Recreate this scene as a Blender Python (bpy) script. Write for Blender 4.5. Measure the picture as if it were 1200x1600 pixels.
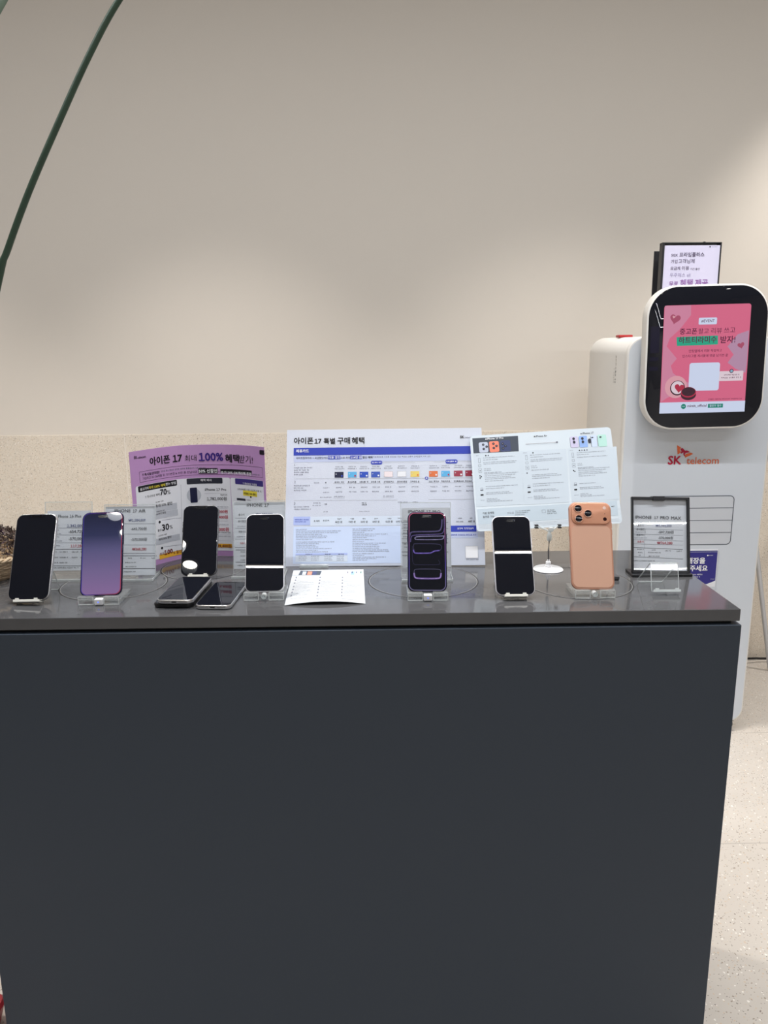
import bpy, math, random
from mathutils import Vector, Matrix, Euler

scene = bpy.context.scene
for o in list(bpy.data.objects):
    bpy.data.objects.remove(o)
COL = scene.collection

# ------------------------------------------------------------------ camera, world, exposure
PITCH, YAW, ROLL, EYE = .2127, -.0138, -.008, 1.40
cam_data = bpy.data.cameras.new('camera')
cam = bpy.data.objects.new('camera', cam_data)
COL.objects.link(cam)
fwd = Vector((-math.sin(YAW)*math.cos(PITCH), math.cos(YAW)*math.cos(PITCH), -math.sin(PITCH)))
rgt = Vector((math.cos(YAW), math.sin(YAW), 0))
upv = rgt.cross(fwd)
r2 = math.cos(ROLL)*rgt + math.sin(ROLL)*upv
u2 = -math.sin(ROLL)*rgt + math.cos(ROLL)*upv
cam.matrix_world = Matrix(((r2.x, u2.x, -fwd.x, 0), (r2.y, u2.y, -fwd.y, 0), (r2.z, u2.z, -fwd.z, EYE), (0, 0, 0, 1)))
cam_data.sensor_fit = 'VERTICAL'; cam_data.sensor_height = 36; cam_data.lens = 27
cam_data.clip_start = .02
scene.camera = cam

scene.view_settings.view_transform = 'Standard'
scene.view_settings.look = 'None'
scene.view_settings.gamma = 1
scene.view_settings.use_curve_mapping = False
scene.view_settings.exposure = EXPOSURE = 0.0
W = bpy.data.worlds.new('world'); scene.world = W; W.use_nodes = True
W.node_tree.nodes['Background'].inputs[0].default_value = (1.0, .98, .96, 1)
W.node_tree.nodes['Background'].inputs[1].default_value = .06
scene.cycles.transparent_max_bounces = 24
scene.cycles.max_bounces = 10
scene.cycles.sample_clamp_indirect = 4.0
scene.cycles.caustics_reflective = False
scene.cycles.caustics_refractive = False

CEIL = 3.20
# lamps of the shop, plus one added above the counter: round recessed downlights (x, y, watts, cone, warmth) and linear lamps (x0, x1, y, watts)
WARM, NEUT = (1.0, .94, .87), (.94, .97, 1.0)
# last number: how far the lamp is tipped towards the wall, degrees
DOWN = [(-1.29, -1.20, 30, 110, NEUT, 0), (-1.26, -1.43, 30, 110, NEUT, 0), (1.45, -2.1, 40, 110, NEUT, 0), (2.95, -1.40, 40, 110, NEUT, 0),
        (2.10, 2.66, 140, 78, WARM, 6), (-2.02, 2.26, 135, 76, WARM, 0), (-.62, 2.26, 135, 76, WARM, 0), (.80, 2.26, 135, 78, WARM, 0)]
LINEAR = [(-.85, 2.60, -.84, 26), (-2.6, 2.8, 1.10, 84), (1.2, 4.4, -4.8, 46), (1.2, 4.4, -6.6, 46)]  # second entry is an added lamp that evens out the wall light

# ------------------------------------------------------------------ materials
def lin(c):
    return tuple(((v/255)/12.92 if v/255 <= .04045 else (((v/255)+.055)/1.055)**2.4) for v in c)

MATS = {}
def mat(name, rgb, rough=.5, metal=0.0, spec=.5, coat=0.0, emit=None, noise=None, bump=None):
    """principled surface; rgb is an sRGB 0-255 colour, noise = (scale, amount), bump = (scale, strength)"""
    if name in MATS: return MATS[name]
    m = bpy.data.materials.new(name); m.use_nodes = True
    nt = m.node_tree; b = nt.nodes['Principled BSDF']
    b.inputs['Base Color'].default_value = (*lin(rgb), 1)
    b.inputs['Roughness'].default_value = rough
    b.inputs['Metallic'].default_value = metal
    b.inputs['Specular IOR Level'].default_value = spec
    b.inputs['Coat Weight'].default_value = coat
    b.inputs['Coat Roughness'].default_value = .04
    if emit:
        b.inputs['Emission Color'].default_value = (*lin(rgb), 1); b.inputs['Emission Strength'].default_value = emit
    if noise or bump:
        tc = nt.nodes.new('ShaderNodeTexCoord')
    if noise:
        n = nt.nodes.new('ShaderNodeTexNoise'); n.inputs['Scale'].default_value = noise[0]; n.inputs['Detail'].default_value = 6
        nt.links.new(tc.outputs['Object'], n.inputs['Vector'])
        r = nt.nodes.new('ShaderNodeMix'); r.data_type = 'RGBA'
        c = lin(rgb)
        r.inputs['A'].default_value = (*[v*(1-noise[1]) for v in c], 1); r.inputs['B'].default_value = (*[min(1, v*(1+noise[1])) for v in c], 1)
        nt.links.new(n.outputs['Fac'], r.inputs['Factor']); nt.links.new(r.outputs['Result'], b.inputs['Base Color'])
    if bump:
        n = nt.nodes.new('ShaderNodeTexNoise'); n.inputs['Scale'].default_value = bump[0]; n.inputs['Detail'].default_value = 3
        nt.links.new(tc.outputs['Object'], n.inputs['Vector'])
        bp = nt.nodes.new('ShaderNodeBump'); bp.inputs['Strength'].default_value = bump[1]; bp.inputs['Distance'].default_value = .002
        nt.links.new(n.outputs['Fac'], bp.inputs['Height']); nt.links.new(bp.outputs['Normal'], b.inputs['Normal'])
    MATS[name] = m
    return m

def emission(name, rgb, k=1.0, gloss=None):
    """something that gives off light: a lamp lens, or (with gloss) a picture on a screen behind glass"""
    if name in MATS: return MATS[name]
    m = bpy.data.materials.new(name); m.use_nodes = True; b = m.node_tree.nodes['Principled BSDF']
    b.inputs['Base Color'].default_value = (.004, .004, .005, 1)
    b.inputs['Roughness'].default_value = .5 if gloss is None else gloss
    b.inputs['Specular IOR Level'].default_value = 0 if gloss is None else .5
    b.inputs['Emission Color'].default_value = (*lin(rgb), 1); b.inputs['Emission Strength'].default_value = k
    MATS[name] = m
    return m

def clear_plastic(name, tint, ior, white, rough=.03):
    """clear sheet acrylic: mostly straight-through, glossy by angle, a little milky (white)"""
    m = bpy.data.materials.new(name); m.use_nodes = True; nt = m.node_tree
    nt.nodes.remove(nt.nodes['Principled BSDF'])
    tr = nt.nodes.new('ShaderNodeBsdfTransparent'); tr.inputs[0].default_value = (*tint, 1)
    df = nt.nodes.new('ShaderNodeBsdfDiffuse'); df.inputs[0].default_value = (.9, .93, .93, 1)
    gl = nt.nodes.new('ShaderNodeBsdfGlossy'); gl.inputs['Roughness'].default_value = rough
    lw = nt.nodes.new('ShaderNodeLayerWeight'); lw.inputs[0].default_value = .5
    pw = nt.nodes.new('ShaderNodeMath'); pw.operation = 'POWER'; pw.inputs[1].default_value = 5; nt.links.new(lw.outputs['Facing'], pw.inputs[0])
    f0 = ((ior-1)/(ior+1))**2
    fr = nt.nodes.new('ShaderNodeMath'); fr.operation = 'MULTIPLY_ADD'; fr.inputs[1].default_value = .8*(1-f0); fr.inputs[2].default_value = f0; nt.links.new(pw.outputs[0], fr.inputs[0])
    m1 = nt.nodes.new('ShaderNodeMixShader'); m1.inputs[0].default_value = white
    m2 = nt.nodes.new('ShaderNodeMixShader')
    nt.links.new(tr.outputs[0], m1.inputs[1]); nt.links.new(df.outputs[0], m1.inputs[2])
    nt.links.new(fr.outputs[0], m2.inputs[0]); nt.links.new(m1.outputs[0], m2.inputs[1]); nt.links.new(gl.outputs[0], m2.inputs[2])
    nt.links.new(m2.outputs[0], nt.nodes['Material Output'].inputs[0])
    MATS[name] = m
    return m

def terrazzo(name, base, joint_axis=None, joint0=0.0, joint_step=.6, joint_w=.003, scale=115.0, rough=.35, joint_dark=.75, more=0.0):
    """pale stone with dark and tan chips; joints along one axis"""
    m = bpy.data.materials.new(name); m.use_nodes = True; nt = m.node_tree; N = nt.nodes; L = nt.links
    b = N['Principled BSDF']; b.inputs['Roughness'].default_value = rough
    tc = N.new('ShaderNodeTexCoord')
    col = None
    def mix(a, bcol, fac):
        x = N.new('ShaderNodeMix'); x.data_type = 'RGBA'
        if isinstance(a, tuple): x.inputs['A'].default_value = (*a, 1)
        else: L.new(a, x.inputs['A'])
        x.inputs['B'].default_value = (*bcol, 1); L.new(fac, x.inputs['Factor'])
        return x.outputs['Result']
    ns = N.new('ShaderNodeTexNoise'); ns.inputs['Scale'].default_value = 9; ns.inputs['Detail'].default_value = 5
    L.new(tc.outputs['Object'], ns.inputs['Vector'])
    col = mix(lin(base), tuple(v*.86 for v in lin(base)), ns.outputs['Fac'])
    warp = N.new('ShaderNodeTexNoise'); warp.inputs['Scale'].default_value = 60; L.new(tc.outputs['Object'], warp.inputs['Vector'])
    vadd = N.new('ShaderNodeMix'); vadd.data_type = 'VECTOR'; vadd.inputs['Factor'].default_value = .012
    L.new(tc.outputs['Object'], vadd.inputs['A']); L.new(warp.outputs['Color'], vadd.inputs['B'])
    for sc, thr, keep, c in ((scale, .22, .74, (140, 126, 110)), (scale*1.7, .24, .74, (96, 88, 80)), (scale*.42, .13, .80, (116, 104, 96)), (scale*1.1, .25, .70, (200, 178, 152)), (scale*.8, .22, .72, (236, 232, 226))):
        v = N.new('ShaderNodeTexVoronoi'); v.inputs['Scale'].default_value = sc
        L.new(vadd.outputs['Result'], v.inputs['Vector'])
        a = N.new('ShaderNodeMath'); a.operation = 'LESS_THAN'; a.inputs[1].default_value = thr; L.new(v.outputs['Distance'], a.inputs[0])
        sep = N.new('ShaderNodeSeparateColor'); L.new(v.outputs['Color'], sep.inputs[0])
        g = N.new('ShaderNodeMath'); g.operation = 'GREATER_THAN'; g.inputs[1].default_value = keep-more; L.new(sep.outputs[0], g.inputs[0])
        mu = N.new('ShaderNodeMath'); mu.operation = 'MULTIPLY'; L.new(a.outputs[0], mu.inputs[0]); L.new(g.outputs[0], mu.inputs[1])
        m2 = N.new('ShaderNodeMath'); m2.operation = 'MULTIPLY'; m2.inputs[1].default_value = .85; L.new(mu.outputs[0], m2.inputs[0])
        col = mix(col, lin(c), m2.outputs[0])
    if joint_axis is not None:
        sx = N.new('ShaderNodeSeparateXYZ'); L.new(tc.outputs['Object'], sx.inputs[0])
        s1 = N.new('ShaderNodeMath'); s1.operation = 'SUBTRACT'; s1.inputs[1].default_value = joint0 - joint_step*50
        L.new(sx.outputs[joint_axis], s1.inputs[0])
        md = N.new('ShaderNodeMath'); md.operation = 'MODULO'; md.inputs[1].default_value = joint_step; L.new(s1.outputs[0], md.inputs[0])
        lt = N.new('ShaderNodeMath'); lt.operation = 'LESS_THAN'; lt.inputs[1].default_value = joint_w; L.new(md.outputs[0], lt.inputs[0])
        jc = tuple(v*joint_dark for v in lin(base)) if joint_dark < 1 else (.75, .7, .64)
        col = mix(col, jc, lt.outputs[0])
    L.new(col, b.inputs['Base Color'])
    MATS[name] = m
    return m

# ------------------------------------------------------------------ mesh helpers
class MB:
    """collects shapes; build() links them as ONE mesh object"""
    def __init__(s): s.v = []; s.f = []; s.mi = []; s.cur = 0
    def add(s, vs, fs):
        k = len(s.v); s.v += [tuple(q) for q in vs]
        for f in fs: s.f.append(tuple(k+i for i in f)); s.mi.append(s.cur)
        return s
    def box(s, x0, x1, y0, y1, z0, z1, M=None):
        vs = [Vector((x, y, z)) for z in (z0, z1) for y in (y0, y1) for x in (x0, x1)]
        if M is not None: vs = [M @ q for q in vs]
        return s.add(vs, [(0, 2, 3, 1), (4, 5, 7, 6), (0, 1, 5, 4), (2, 6, 7, 3), (0, 4, 6, 2), (1, 3, 7, 5)])
    def loft(s, rings, cap0=True, cap1=True, closed=True):
        n = len(rings[0]); vs = [q for r in rings for q in r]; fs = []
        for i in range(len(rings)-1):
            for j in range(n if closed else n-1):
                a, b = i*n+j, i*n+(j+1) % n
                fs.append((a, b, b+n, a+n))
        if cap0: fs.append(tuple(range(n-1, -1, -1)))
        if cap1: fs.append(tuple((len(rings)-1)*n+j for j in range(n)))
        return s.add(vs, fs)
    def tube(s, pts, r, n=8, r1=None, caps=True):
        pts = [Vector(p) for p in pts]; rings = []
        up = Vector((0, 0, 1))
        for i, p in enumerate(pts):
            t = (pts[min(i+1, len(pts)-1)]-pts[max(i-1, 0)]).normalized()
            a = t.cross(up)
            if a.length < .05: a = t.cross(Vector((1, 0, 0)))
            a.normalize(); b = t.cross(a)
            rr = r if r1 is None else r+(r1-r)*i/(len(pts)-1)
            rings.append([p+rr*(math.cos(2*math.pi*k/n)*a+math.sin(2*math.pi*k/n)*b) for k in range(n)])
        return s.loft(rings, caps, caps)
    def lathe(s, prof, c=(0, 0, 0), n=32, M=None, caps=True):
        rings = []
        for r, z in prof:
            ring = [Vector((r*math.cos(2*math.pi*k/n), r*math.sin(2*math.pi*k/n), z)) for k in range(n)]
            if M is not None: ring = [M @ q for q in ring]
            rings.append([q+Vector(c) for q in ring])
        return s.loft(rings, caps, caps)
    def ring(s, c, r, w, n=96, h=.0):
        vs = []
        for k in range(n):
            a = 2*math.pi*k/n
            for rr in (r-w/2, r+w/2): vs.append((c[0]+rr*math.cos(a), c[1]+rr*math.sin(a), c[2]+h))
        return s.add(vs, [(2*k, 2*k+1, (2*k+3) % (2*n), (2*k+2) % (2*n)) for k in range(n)])
    def build(s, name, mats, parent=None, smooth=False, bevel=0.0, M=None):
        me = bpy.data.meshes.new(name)
        vs = s.v if M is None else [tuple(M @ Vector(q)) for q in s.v]
        me.from_pydata(vs, [], s.f)
        for m in (mats if isinstance(mats, (list, tuple)) else [mats]): me.materials.append(m)
        for p, i in zip(me.polygons, s.mi): p.material_index = i
        if smooth:
            me.polygons.foreach_set('use_smooth', [True]*len(me.polygons))
        me.update()
        o = bpy.data.objects.new(name, me); COL.objects.link(o)
        if parent is not None: o.parent = parent
        if bevel:
            b = o.modifiers.new('bevel', 'BEVEL'); b.width = bevel; b.segments = 3; b.limit_method = 'ANGLE'
        if smooth and hasattr(me, 'set_sharp_from_angle'): me.set_sharp_from_angle(angle=math.radians(38))
        return o

def rr(w, h, r, n=8, cx=0.0, cy=0.0):
    """outline of a rounded rectangle, counter-clockwise"""
    r = max(1e-5, min(r, w/2-1e-6, h/2-1e-6)); out = []
    for qx, qy, a0 in ((w/2-r, h/2-r, 0), (-w/2+r, h/2-r, 90), (-w/2+r, -h/2+r, 180), (w/2-r, -h/2+r, 270)):
        for i in range(n+1):
            a = math.radians(a0+90*i/n); out.append((cx+qx+r*math.cos(a), cy+qy+r*math.sin(a)))
    return out

def empty(name, loc=(0, 0, 0), rot=(0, 0, 0)):
    o = bpy.data.objects.new(name, None); COL.objects.link(o); o.location = loc; o.rotation_euler = rot; o.empty_display_size = .05
    return o

def tag(o, label=None, cat=None, group=None, kind=None):
    if label: o['label'] = label
    if cat: o['category'] = cat
    if group: o['group'] = group
    if kind: o['kind'] = kind
    return o

# ------------------------------------------------------------------ where printed sheets stand (place functions)
def frame_map(o, yaw=0.0, tilt=0.0, roll=0.0):
    """print coordinates (u right, v up, d towards the reader) of a flat sheet -> place in the room"""
    cz, sz = math.cos(math.radians(yaw)), math.sin(math.radians(yaw))
    ct, st = math.cos(math.radians(tilt)), math.sin(math.radians(tilt))
    cr, sr = math.cos(math.radians(roll)), math.sin(math.radians(roll))
    def rotv(x, y, z):
        x, z = cr*x + sr*z, -sr*x + cr*z
        y, z = ct*y + st*z, -st*y + ct*z
        return (cz*x - sz*y, sz*x + cz*y, z)
    def f(u, v, d=0.0):
        a = rotv(u, -d, v)
        return (o[0]+a[0], o[1]+a[1], o[2]+a[2])
    f.axes = rotv
    return f

def arc_map(P, z0, sub=8):
    """sheet standing upright along a smooth plan curve through P; u runs along the curve from its middle"""
    pts = []
    for i in range(len(P)-1):
        p0, p1, p2, p3 = P[max(i-1, 0)], P[i], P[i+1], P[min(i+2, len(P)-1)]
        for k in range(sub):
            t = k/sub
            pts.append(tuple(.5*(2*p1[j]+(p2[j]-p0[j])*t+(2*p0[j]-5*p1[j]+4*p2[j]-p3[j])*t*t+(3*p1[j]-p0[j]-3*p2[j]+p3[j])*t**3) for j in (0, 1)))
    pts.append(P[-1]); n = len(pts)-1
    s = [0.0]
    for i in range(n):
        s.append(s[-1]+math.hypot(pts[i+1][0]-pts[i][0], pts[i+1][1]-pts[i][1]))
    L = s[-1]
    def f(u, v, d=0.0):
        q = min(max(u+L/2, 0), L*.99999)
        i = 0
        while i < n-1 and s[i+1] < q: i += 1
        k = (q-s[i])/(s[i+1]-s[i])
        x = pts[i][0]+k*(pts[i+1][0]-pts[i][0]); y = pts[i][1]+k*(pts[i+1][1]-pts[i][1])
        i0, i1 = max(0, i-3), min(n, i+4)
        tx, ty = pts[i1][0]-pts[i0][0], pts[i1][1]-pts[i0][1]
        l = math.hypot(tx, ty); tx /= l; ty /= l
        return (x + ty*d, y - tx*d, z0+v)
    f.length = L
    return f

def lifted_map(o, yaw, W, H, lift):
    """sheet lying on the counter, its near edge arched up a little; v runs away from the reader"""
    c, s = math.cos(math.radians(yaw)), math.sin(math.radians(yaw))
    def f(u, v, d=0.0):
        k = max(0.0, 1-v/H)
        z = lift*(1-(2*u/W)**2)*k*k
        return (o[0]+c*u-s*v, o[1]+s*u+c*v, o[2]+z+d)
    return f

CURVE = arc_map([(-.487, 1.530), (-.466, 1.566), (-.444, 1.597), (-.416, 1.626), (-.385, 1.640), (-.348, 1.643), (-.305, 1.637), (-.262, 1.616), (-.226, 1.590)], .9502)
SHEET = {
 'poster':  (CURVE, CURVE.length, .247),
 'board':   (frame_map((.0215, 1.5447, .9515), -2.4, 22.8, -.4), .420, .297),
 'flyer':   (frame_map((.3608, 1.5326, 1.0327), -5.5, 26.7, -4.1), .297, .210),
 'leaflet': (lifted_map((-.0885, 1.305, .9505), 1.5, .144, .218, .006), .144, .218),
 'tag_a':   (frame_map((-.62, 1.495, .955), 0, 14), .090, .150),
 'tag_b':   (frame_map((-.49, 1.49, .955), 0, 14), .104, .145),
 'tag_c':   (frame_map((-.25, 1.50, .955), 0, 14), .104, .145),
 'tag_d':   (frame_map((.1035, 1.465, .955), 0, 14), .0985, .145),
 'tag_e':   (frame_map((.569, 1.46, .955), -2, 16, 1.0), .115, .151),
 'display': (frame_map((1.069, 2.49, 1.189), -1.2, .8, -1.0), .274, .3317),
 'top_sign': (frame_map((1.104, 2.75, 1.440), 0, .5), .198, .298),
 'sticker': (frame_map((1.112, 2.579, .560), 0, 0), .182, .138),
 'logo':    (frame_map((1.09, 2.579, .998), 0, 0), .18, .063),
}
PRINT = {
 'poster': [
  ('t','SK',-151.89,231.61,9.01,'ink',2,3,0.0),('t','telecom',-142.03,230.93,21.47,'ink',1,3,0.0),('t','아이폰',-111.35,213.97,50.27,'ink',3,3,0.0),('t','17',-54.61,213.29,21.56,'ink',3,3,0.0),
  ('t','최대',-27.83,213.39,24.61,'ink',0,3,0.0),('t','100%',1.48,212.26,53.18,'violet',3,3,0.0),('t','혜택',58.95,210.36,33.29,'ink',3,3,0.0),('t','받기!',92.94,210.41,36.35,'ink',0,3,0.0),
  ('o',-140.83,181.5,156.23,203.5,3.0,0.6,'ink',1),('t','T 즉시보상이란?',-133.71,193.88,45.3,'ink',2,3,0.0),('g',-84.65,195.19,17.56,3.5,'inkmid',2),
  ('t','가입하고 25~26개월 뒤 기기변경 & 쓰던 폰 반납하면',-133.24,186.39,129.83,'ink',0,3,0.0),('r',-0.72,184.2,40.96,195.79,'ink',2),('t','50% 선할인',0.02,186.66,39.74,'white',2,4,0.0),
  ('t','+',42.07,186.49,2.96,'ink',1,3,0.0),('r',46.75,186.29,125.19,194.0,'ink',2),('t','추가 20% OK캐쉬백 증정',47.5,183.58,76.1,'white',2,4,0.0),('g',126.89,184.84,147.86,3.18,'inkmid',2),
  ('q',-153.5,12.0,67.5,175.2,4.0,'paper',1),('q',68.43,12.0,157.68,175.2,4.0,'paper',1),('q',-146.96,162.2,-48.23,174.7,2.0,'ink',2),('q',-26.68,162.2,50.31,174.7,2.0,'ink2',2),
  ('q',79.72,162.2,156.86,174.7,2.0,'indigo',2),('t','출고가의',-142.15,165.2,22.05,'white',1,4,0.0),('t','최대 100% 혜택',-118.98,165.13,41.97,'yellow',1,4,0.0),
  ('t','받는 방법',-75.27,166.38,24.03,'white',1,4,0.0),('t','혜택 예시',2.71,167.63,23.33,'white',1,4,0.0),('t','T 즉시보상 이용료',99.59,163.02,39.03,'white',1,4,0.0),('l',-39.38,163.3,-45.59,8.54,0.48,'grey',2),
  ('t','T 즉시보상 혜택',-130.18,147.57,37.9,'ink',0,3,0.0),('t','70',-91.03,147.01,16.98,'ink',3,3,0.0),('t','%',-73.14,146.48,8.03,'ink',0,3,0.0),('r',-144.2,111.89,-51.44,125.39,'silver',2),
  ('r',-137.53,97.61,-50.35,111.11,'silver',2),('r',-136.52,42.76,-49.26,56.26,'silver',2),('g',-103.69,132.85,-85.57,2.55,'ink',3),('t','최대 50% 할인',-104.64,123.44,41.72,'ink',1,4,0.0),
  ('g',-103.51,112.69,-82.76,2.55,'ink',3),('t','& 추가 보상',-104.12,107.02,24.5,'ink',1,4,0.0),('l',-91.71,93.41,-44.18,90.8,0.64,'inkmid',2),('c',-96.96,90.53,2.86,2.86,'ink',2),
  ('t','할인',-103.32,71.4,9.61,'ink',1,3,0.0),('t','30',-92.07,70.75,17.91,'ink',3,3,0.0),('t','%',-73.12,71.02,7.37,'ink',0,3,0.0),('g',-102.22,60.16,-81.38,2.55,'ink',3),
  ('t','최대 30% 할인',-103.08,51.53,32.43,'ink',1,4,0.0),('l',-90.79,35.13,-46.48,31.23,0.64,'inkmid',2),('c',-95.58,33.55,2.86,2.86,'ink',2),('r',-103.72,9.99,-45.91,19.99,'amber',2),
  ('t','최대',-102.77,18.75,11.56,'darkred',1,4,0.0),('t','100',-91.1,17.4,21.74,'darkred',3,4,0.0),('t','% 할인',-68.44,14.78,20.91,'darkred',1,4,0.0),('c',-13.19,137.52,15.27,15.27,'silver',2),
  ('q',-21.01,121.26,-5.94,154.47,1.91,'navy',3),('t','iPhone 17 Pro',10.71,146.41,46.82,'ink',1,3,0.0),('l',10.06,140.5,59.94,140.54,0.38,'grey',2),('g',44.33,135.4,57.72,3.18,'ink',2),
  ('t','1,782,000원',14.03,125.55,43.76,'ink',1,3,0.0),('g',27.78,109.21,59.37,2.55,'inkmid',2),('l',14.62,107.29,59.19,107.46,0.32,'grey',2),('t','1,182,000원',15.98,96.95,42.32,'red',2,3,0.0),
  ('t','356,400원',23.11,84.84,35.24,'red',2,3,0.0),('l',19.52,78.85,57.69,79.09,0.32,'grey',2),('g',35.52,70.29,58.32,2.23,'inkmid',2),('l',18.95,68.46,57.14,68.69,0.32,'grey',2),
  ('t','144,000원',18.3,56.69,40.96,'red',2,3,0.0),('g',31.22,51.63,60.79,2.55,'ink',2),('l',17.83,48.27,61.23,48.66,0.32,'grey',2),('g',30.76,43.36,61.03,2.23,'inkmid',2),
  ('l',17.11,35.1,63.27,34.57,0.32,'grey',2),('r',16.23,19.17,64.32,27.86,'amber',2),('t','1,699,400원',19.54,19.8,43.33,'darkred',2,4,0.0),
  ('t','109,000원 이상 요금제 사용 시',84.89,149.93,65.48,'ink',0,3,0.0),('r',99.04,138.52,137.73,150.13,'yellow',2),('t','이용료 50% 할인',100.74,141.61,34.88,'ink',2,4,0.0),('c',119.43,136.7,2.23,2.23,'ink',2),
  ('r',81.97,126.9,104.69,131.7,'ink2',2),('g',108.05,128.37,117.03,2.23,'ink',2),('l',71.82,114.59,151.4,120.04,0.32,'grey',2),('g',75.07,106.06,139.91,2.86,'inkmid',2),
  ('l',70.91,97.96,150.45,103.72,0.32,'grey',2),('g',74.15,89.41,138.95,2.86,'inkmid',2),('l',70.01,81.27,149.5,87.32,0.32,'grey',2),('g',73.23,72.68,137.98,2.86,'inkmid',2),
  ('l',69.11,64.49,148.55,70.85,0.32,'grey',2),('g',72.31,55.87,137.02,2.86,'inkmid',2),('l',68.02,44.27,147.4,50.97,0.32,'grey',2),('g',71.2,35.6,135.86,2.86,'inkmid',2),
  ('q',150.05,230.43,165.61,240.24,2.55,'ink',2),
 ],
 'board': [
  ('t','아이폰',-194.74,266.4,42.15,'ink',3,3,0.0),('t','17',-150.38,265.88,15.51,'ink',3,3,0.0),('t','특별',-130.43,265.65,25.09,'ink',3,3,0.0),('t','구매',-100.55,265.68,27.65,'ink',3,3,0.0),
  ('t','혜택',-69.58,265.7,27.25,'ink',3,3,0.0),('t','SK',163.32,273.99,9.15,'ink',3,3,0.0),('t','telecom',173.57,273.87,19.02,'inkmid',1,3,0.0),('r',-194.94,239.05,206.64,256.49,'blue',1),
  ('t','제휴카드',-189.59,246.55,27.67,'white',2,3,0.0),('r',-194.28,224.75,206.25,240.15,'ice',1),('t','라이트할부카드 + 요금할인카드',-188.97,231.75,68.46,'ink2',1,3,0.0),('r',-120.21,230.32,-93.68,238.18,'blue',2),
  ('t','이용 할인',-119.05,231.74,24.62,'white',1,4,0.0),('t','으로 최대',-93.32,231.45,19.83,'ink2',1,3,0.0),('r',-72.79,230.19,-47.81,238.03,'blue',2),('t','154만 원',-71.66,231.59,23.12,'white',1,4,0.0),
  ('t','할인 혜택',-46.34,231.69,21.63,'ink2',2,3,0.0),('g',-22.87,232.63,98.58,3.63,'inkmid',2),('t','1',-193.5,217.07,2.58,'inkmid',0,3,0.0),('g',-193.41,210.71,-153.36,2.9,'inkmid',2),
  ('g',-193.32,205.63,-160.63,2.9,'inkmid',2),('g',-193.23,200.55,-164.23,2.9,'inkmid',2),('g',-193.14,195.47,-175.89,2.9,'inkmid',2),('l',-99.13,221.32,-29.48,221.69,0.36,'grey',1),
  ('l',-3.13,221.78,66.3,221.4,0.36,'grey',1),('q',-28.38,217.65,-3.88,226.21,3.63,'blue',2),('g',-25.82,220.4,-6.42,3.26,'white',3),('l',105.71,221.72,129.4,221.84,0.36,'grey',1),
  ('l',157.44,221.91,193.09,221.89,0.36,'grey',1),('q',131.32,218.16,157.0,227.08,3.63,'blue',2),('g',133.42,220.91,154.9,3.26,'white',3),('r',-105.95,189.63,-86.84,202.2,'navy',2),
  ('r',-103.72,196.53,-101.51,198.43,'silver',3),('r',-91.99,191.9,-88.68,195.3,'blue',3),('g',-104.57,212.2,-89.17,2.54,'inkmid',2),('g',-106.0,207.7,-86.58,2.54,'inkmid',2),
  ('g',-105.77,177.91,-86.78,3.63,'ink2',2),('g',-108.3,175.86,-84.21,1.81,'grey',2),('g',-102.76,166.68,-89.63,2.9,'inkmid',2),('g',-103.42,157.01,-88.84,2.9,'inkmid',2),
  ('g',-106.98,147.2,-85.14,2.54,'inkmid',2),('g',-107.68,144.78,-84.4,1.45,'grey',2),('r',-77.39,189.71,-58.71,202.28,'sky',2),('r',-75.18,196.61,-72.98,198.5,'silver',3),
  ('r',-63.84,191.98,-60.54,195.38,'red',3),('g',-76.16,212.27,-60.78,2.54,'inkmid',2),('g',-77.61,207.77,-58.21,2.54,'inkmid',2),('g',-77.47,177.89,-58.5,3.63,'ink2',2),
  ('g',-80.01,175.83,-55.94,1.81,'grey',2),('g',-74.5,166.66,-61.38,2.9,'inkmid',2),('g',-75.19,156.99,-60.63,2.9,'inkmid',2),('r',-52.52,189.46,-33.88,202.02,'cobalt',2),
  ('r',-50.32,196.34,-48.13,198.24,'silver',3),('r',-38.99,191.72,-35.71,195.12,'paper',3),('g',-51.26,212.0,-35.89,2.54,'inkmid',2),('g',-52.72,207.51,-33.33,2.54,'inkmid',2),
  ('g',-52.66,177.9,-33.7,3.63,'ink2',2),('g',-55.21,175.84,-31.15,1.81,'grey',2),('g',-49.72,166.67,-36.62,2.9,'inkmid',2),('g',-50.44,157.01,-35.89,2.9,'inkmid',2),
  ('r',-27.67,189.57,-8.71,202.13,'cobalt2',2),('r',-25.48,196.46,-23.29,198.36,'silver',3),('r',-13.81,191.83,-10.53,195.24,'paper',3),('g',-26.2,212.11,-10.84,2.54,'inkmid',2),
  ('g',-27.66,207.61,-8.29,2.54,'inkmid',2),('g',-27.69,177.9,-8.74,3.63,'ink2',2),('g',-30.24,175.85,-6.21,1.81,'grey',2),('g',-24.79,166.68,-11.69,2.9,'inkmid',2),
  ('g',-25.53,157.02,-10.99,2.9,'inkmid',2),('r',-0.28,190.03,18.62,202.59,'pinkwhite',2),('o',-0.28,190.03,18.62,202.59,0.0,0.54,'grey',2),('g',1.23,212.56,16.57,2.54,'inkmid',2),
  ('g',-0.25,208.07,19.1,2.54,'inkmid',2),('g',-0.37,177.89,18.56,3.63,'ink2',2),('g',-2.93,175.83,21.09,1.81,'grey',2),('g',2.49,166.67,15.58,2.9,'inkmid',2),('g',1.73,157.01,16.25,2.9,'inkmid',2),
  ('g',-1.94,147.22,19.82,2.54,'inkmid',2),('g',-2.68,144.81,20.52,1.45,'grey',2),('r',28.18,190.11,47.03,202.66,'paper',2),('o',28.18,190.11,47.03,202.66,0.0,0.54,'grey',2),
  ('g',29.72,212.63,45.05,2.54,'inkmid',2),('g',28.23,208.14,47.57,2.54,'inkmid',2),('g',28.02,177.86,46.93,3.63,'ink2',2),('g',25.45,175.81,49.44,1.81,'grey',2),
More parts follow.
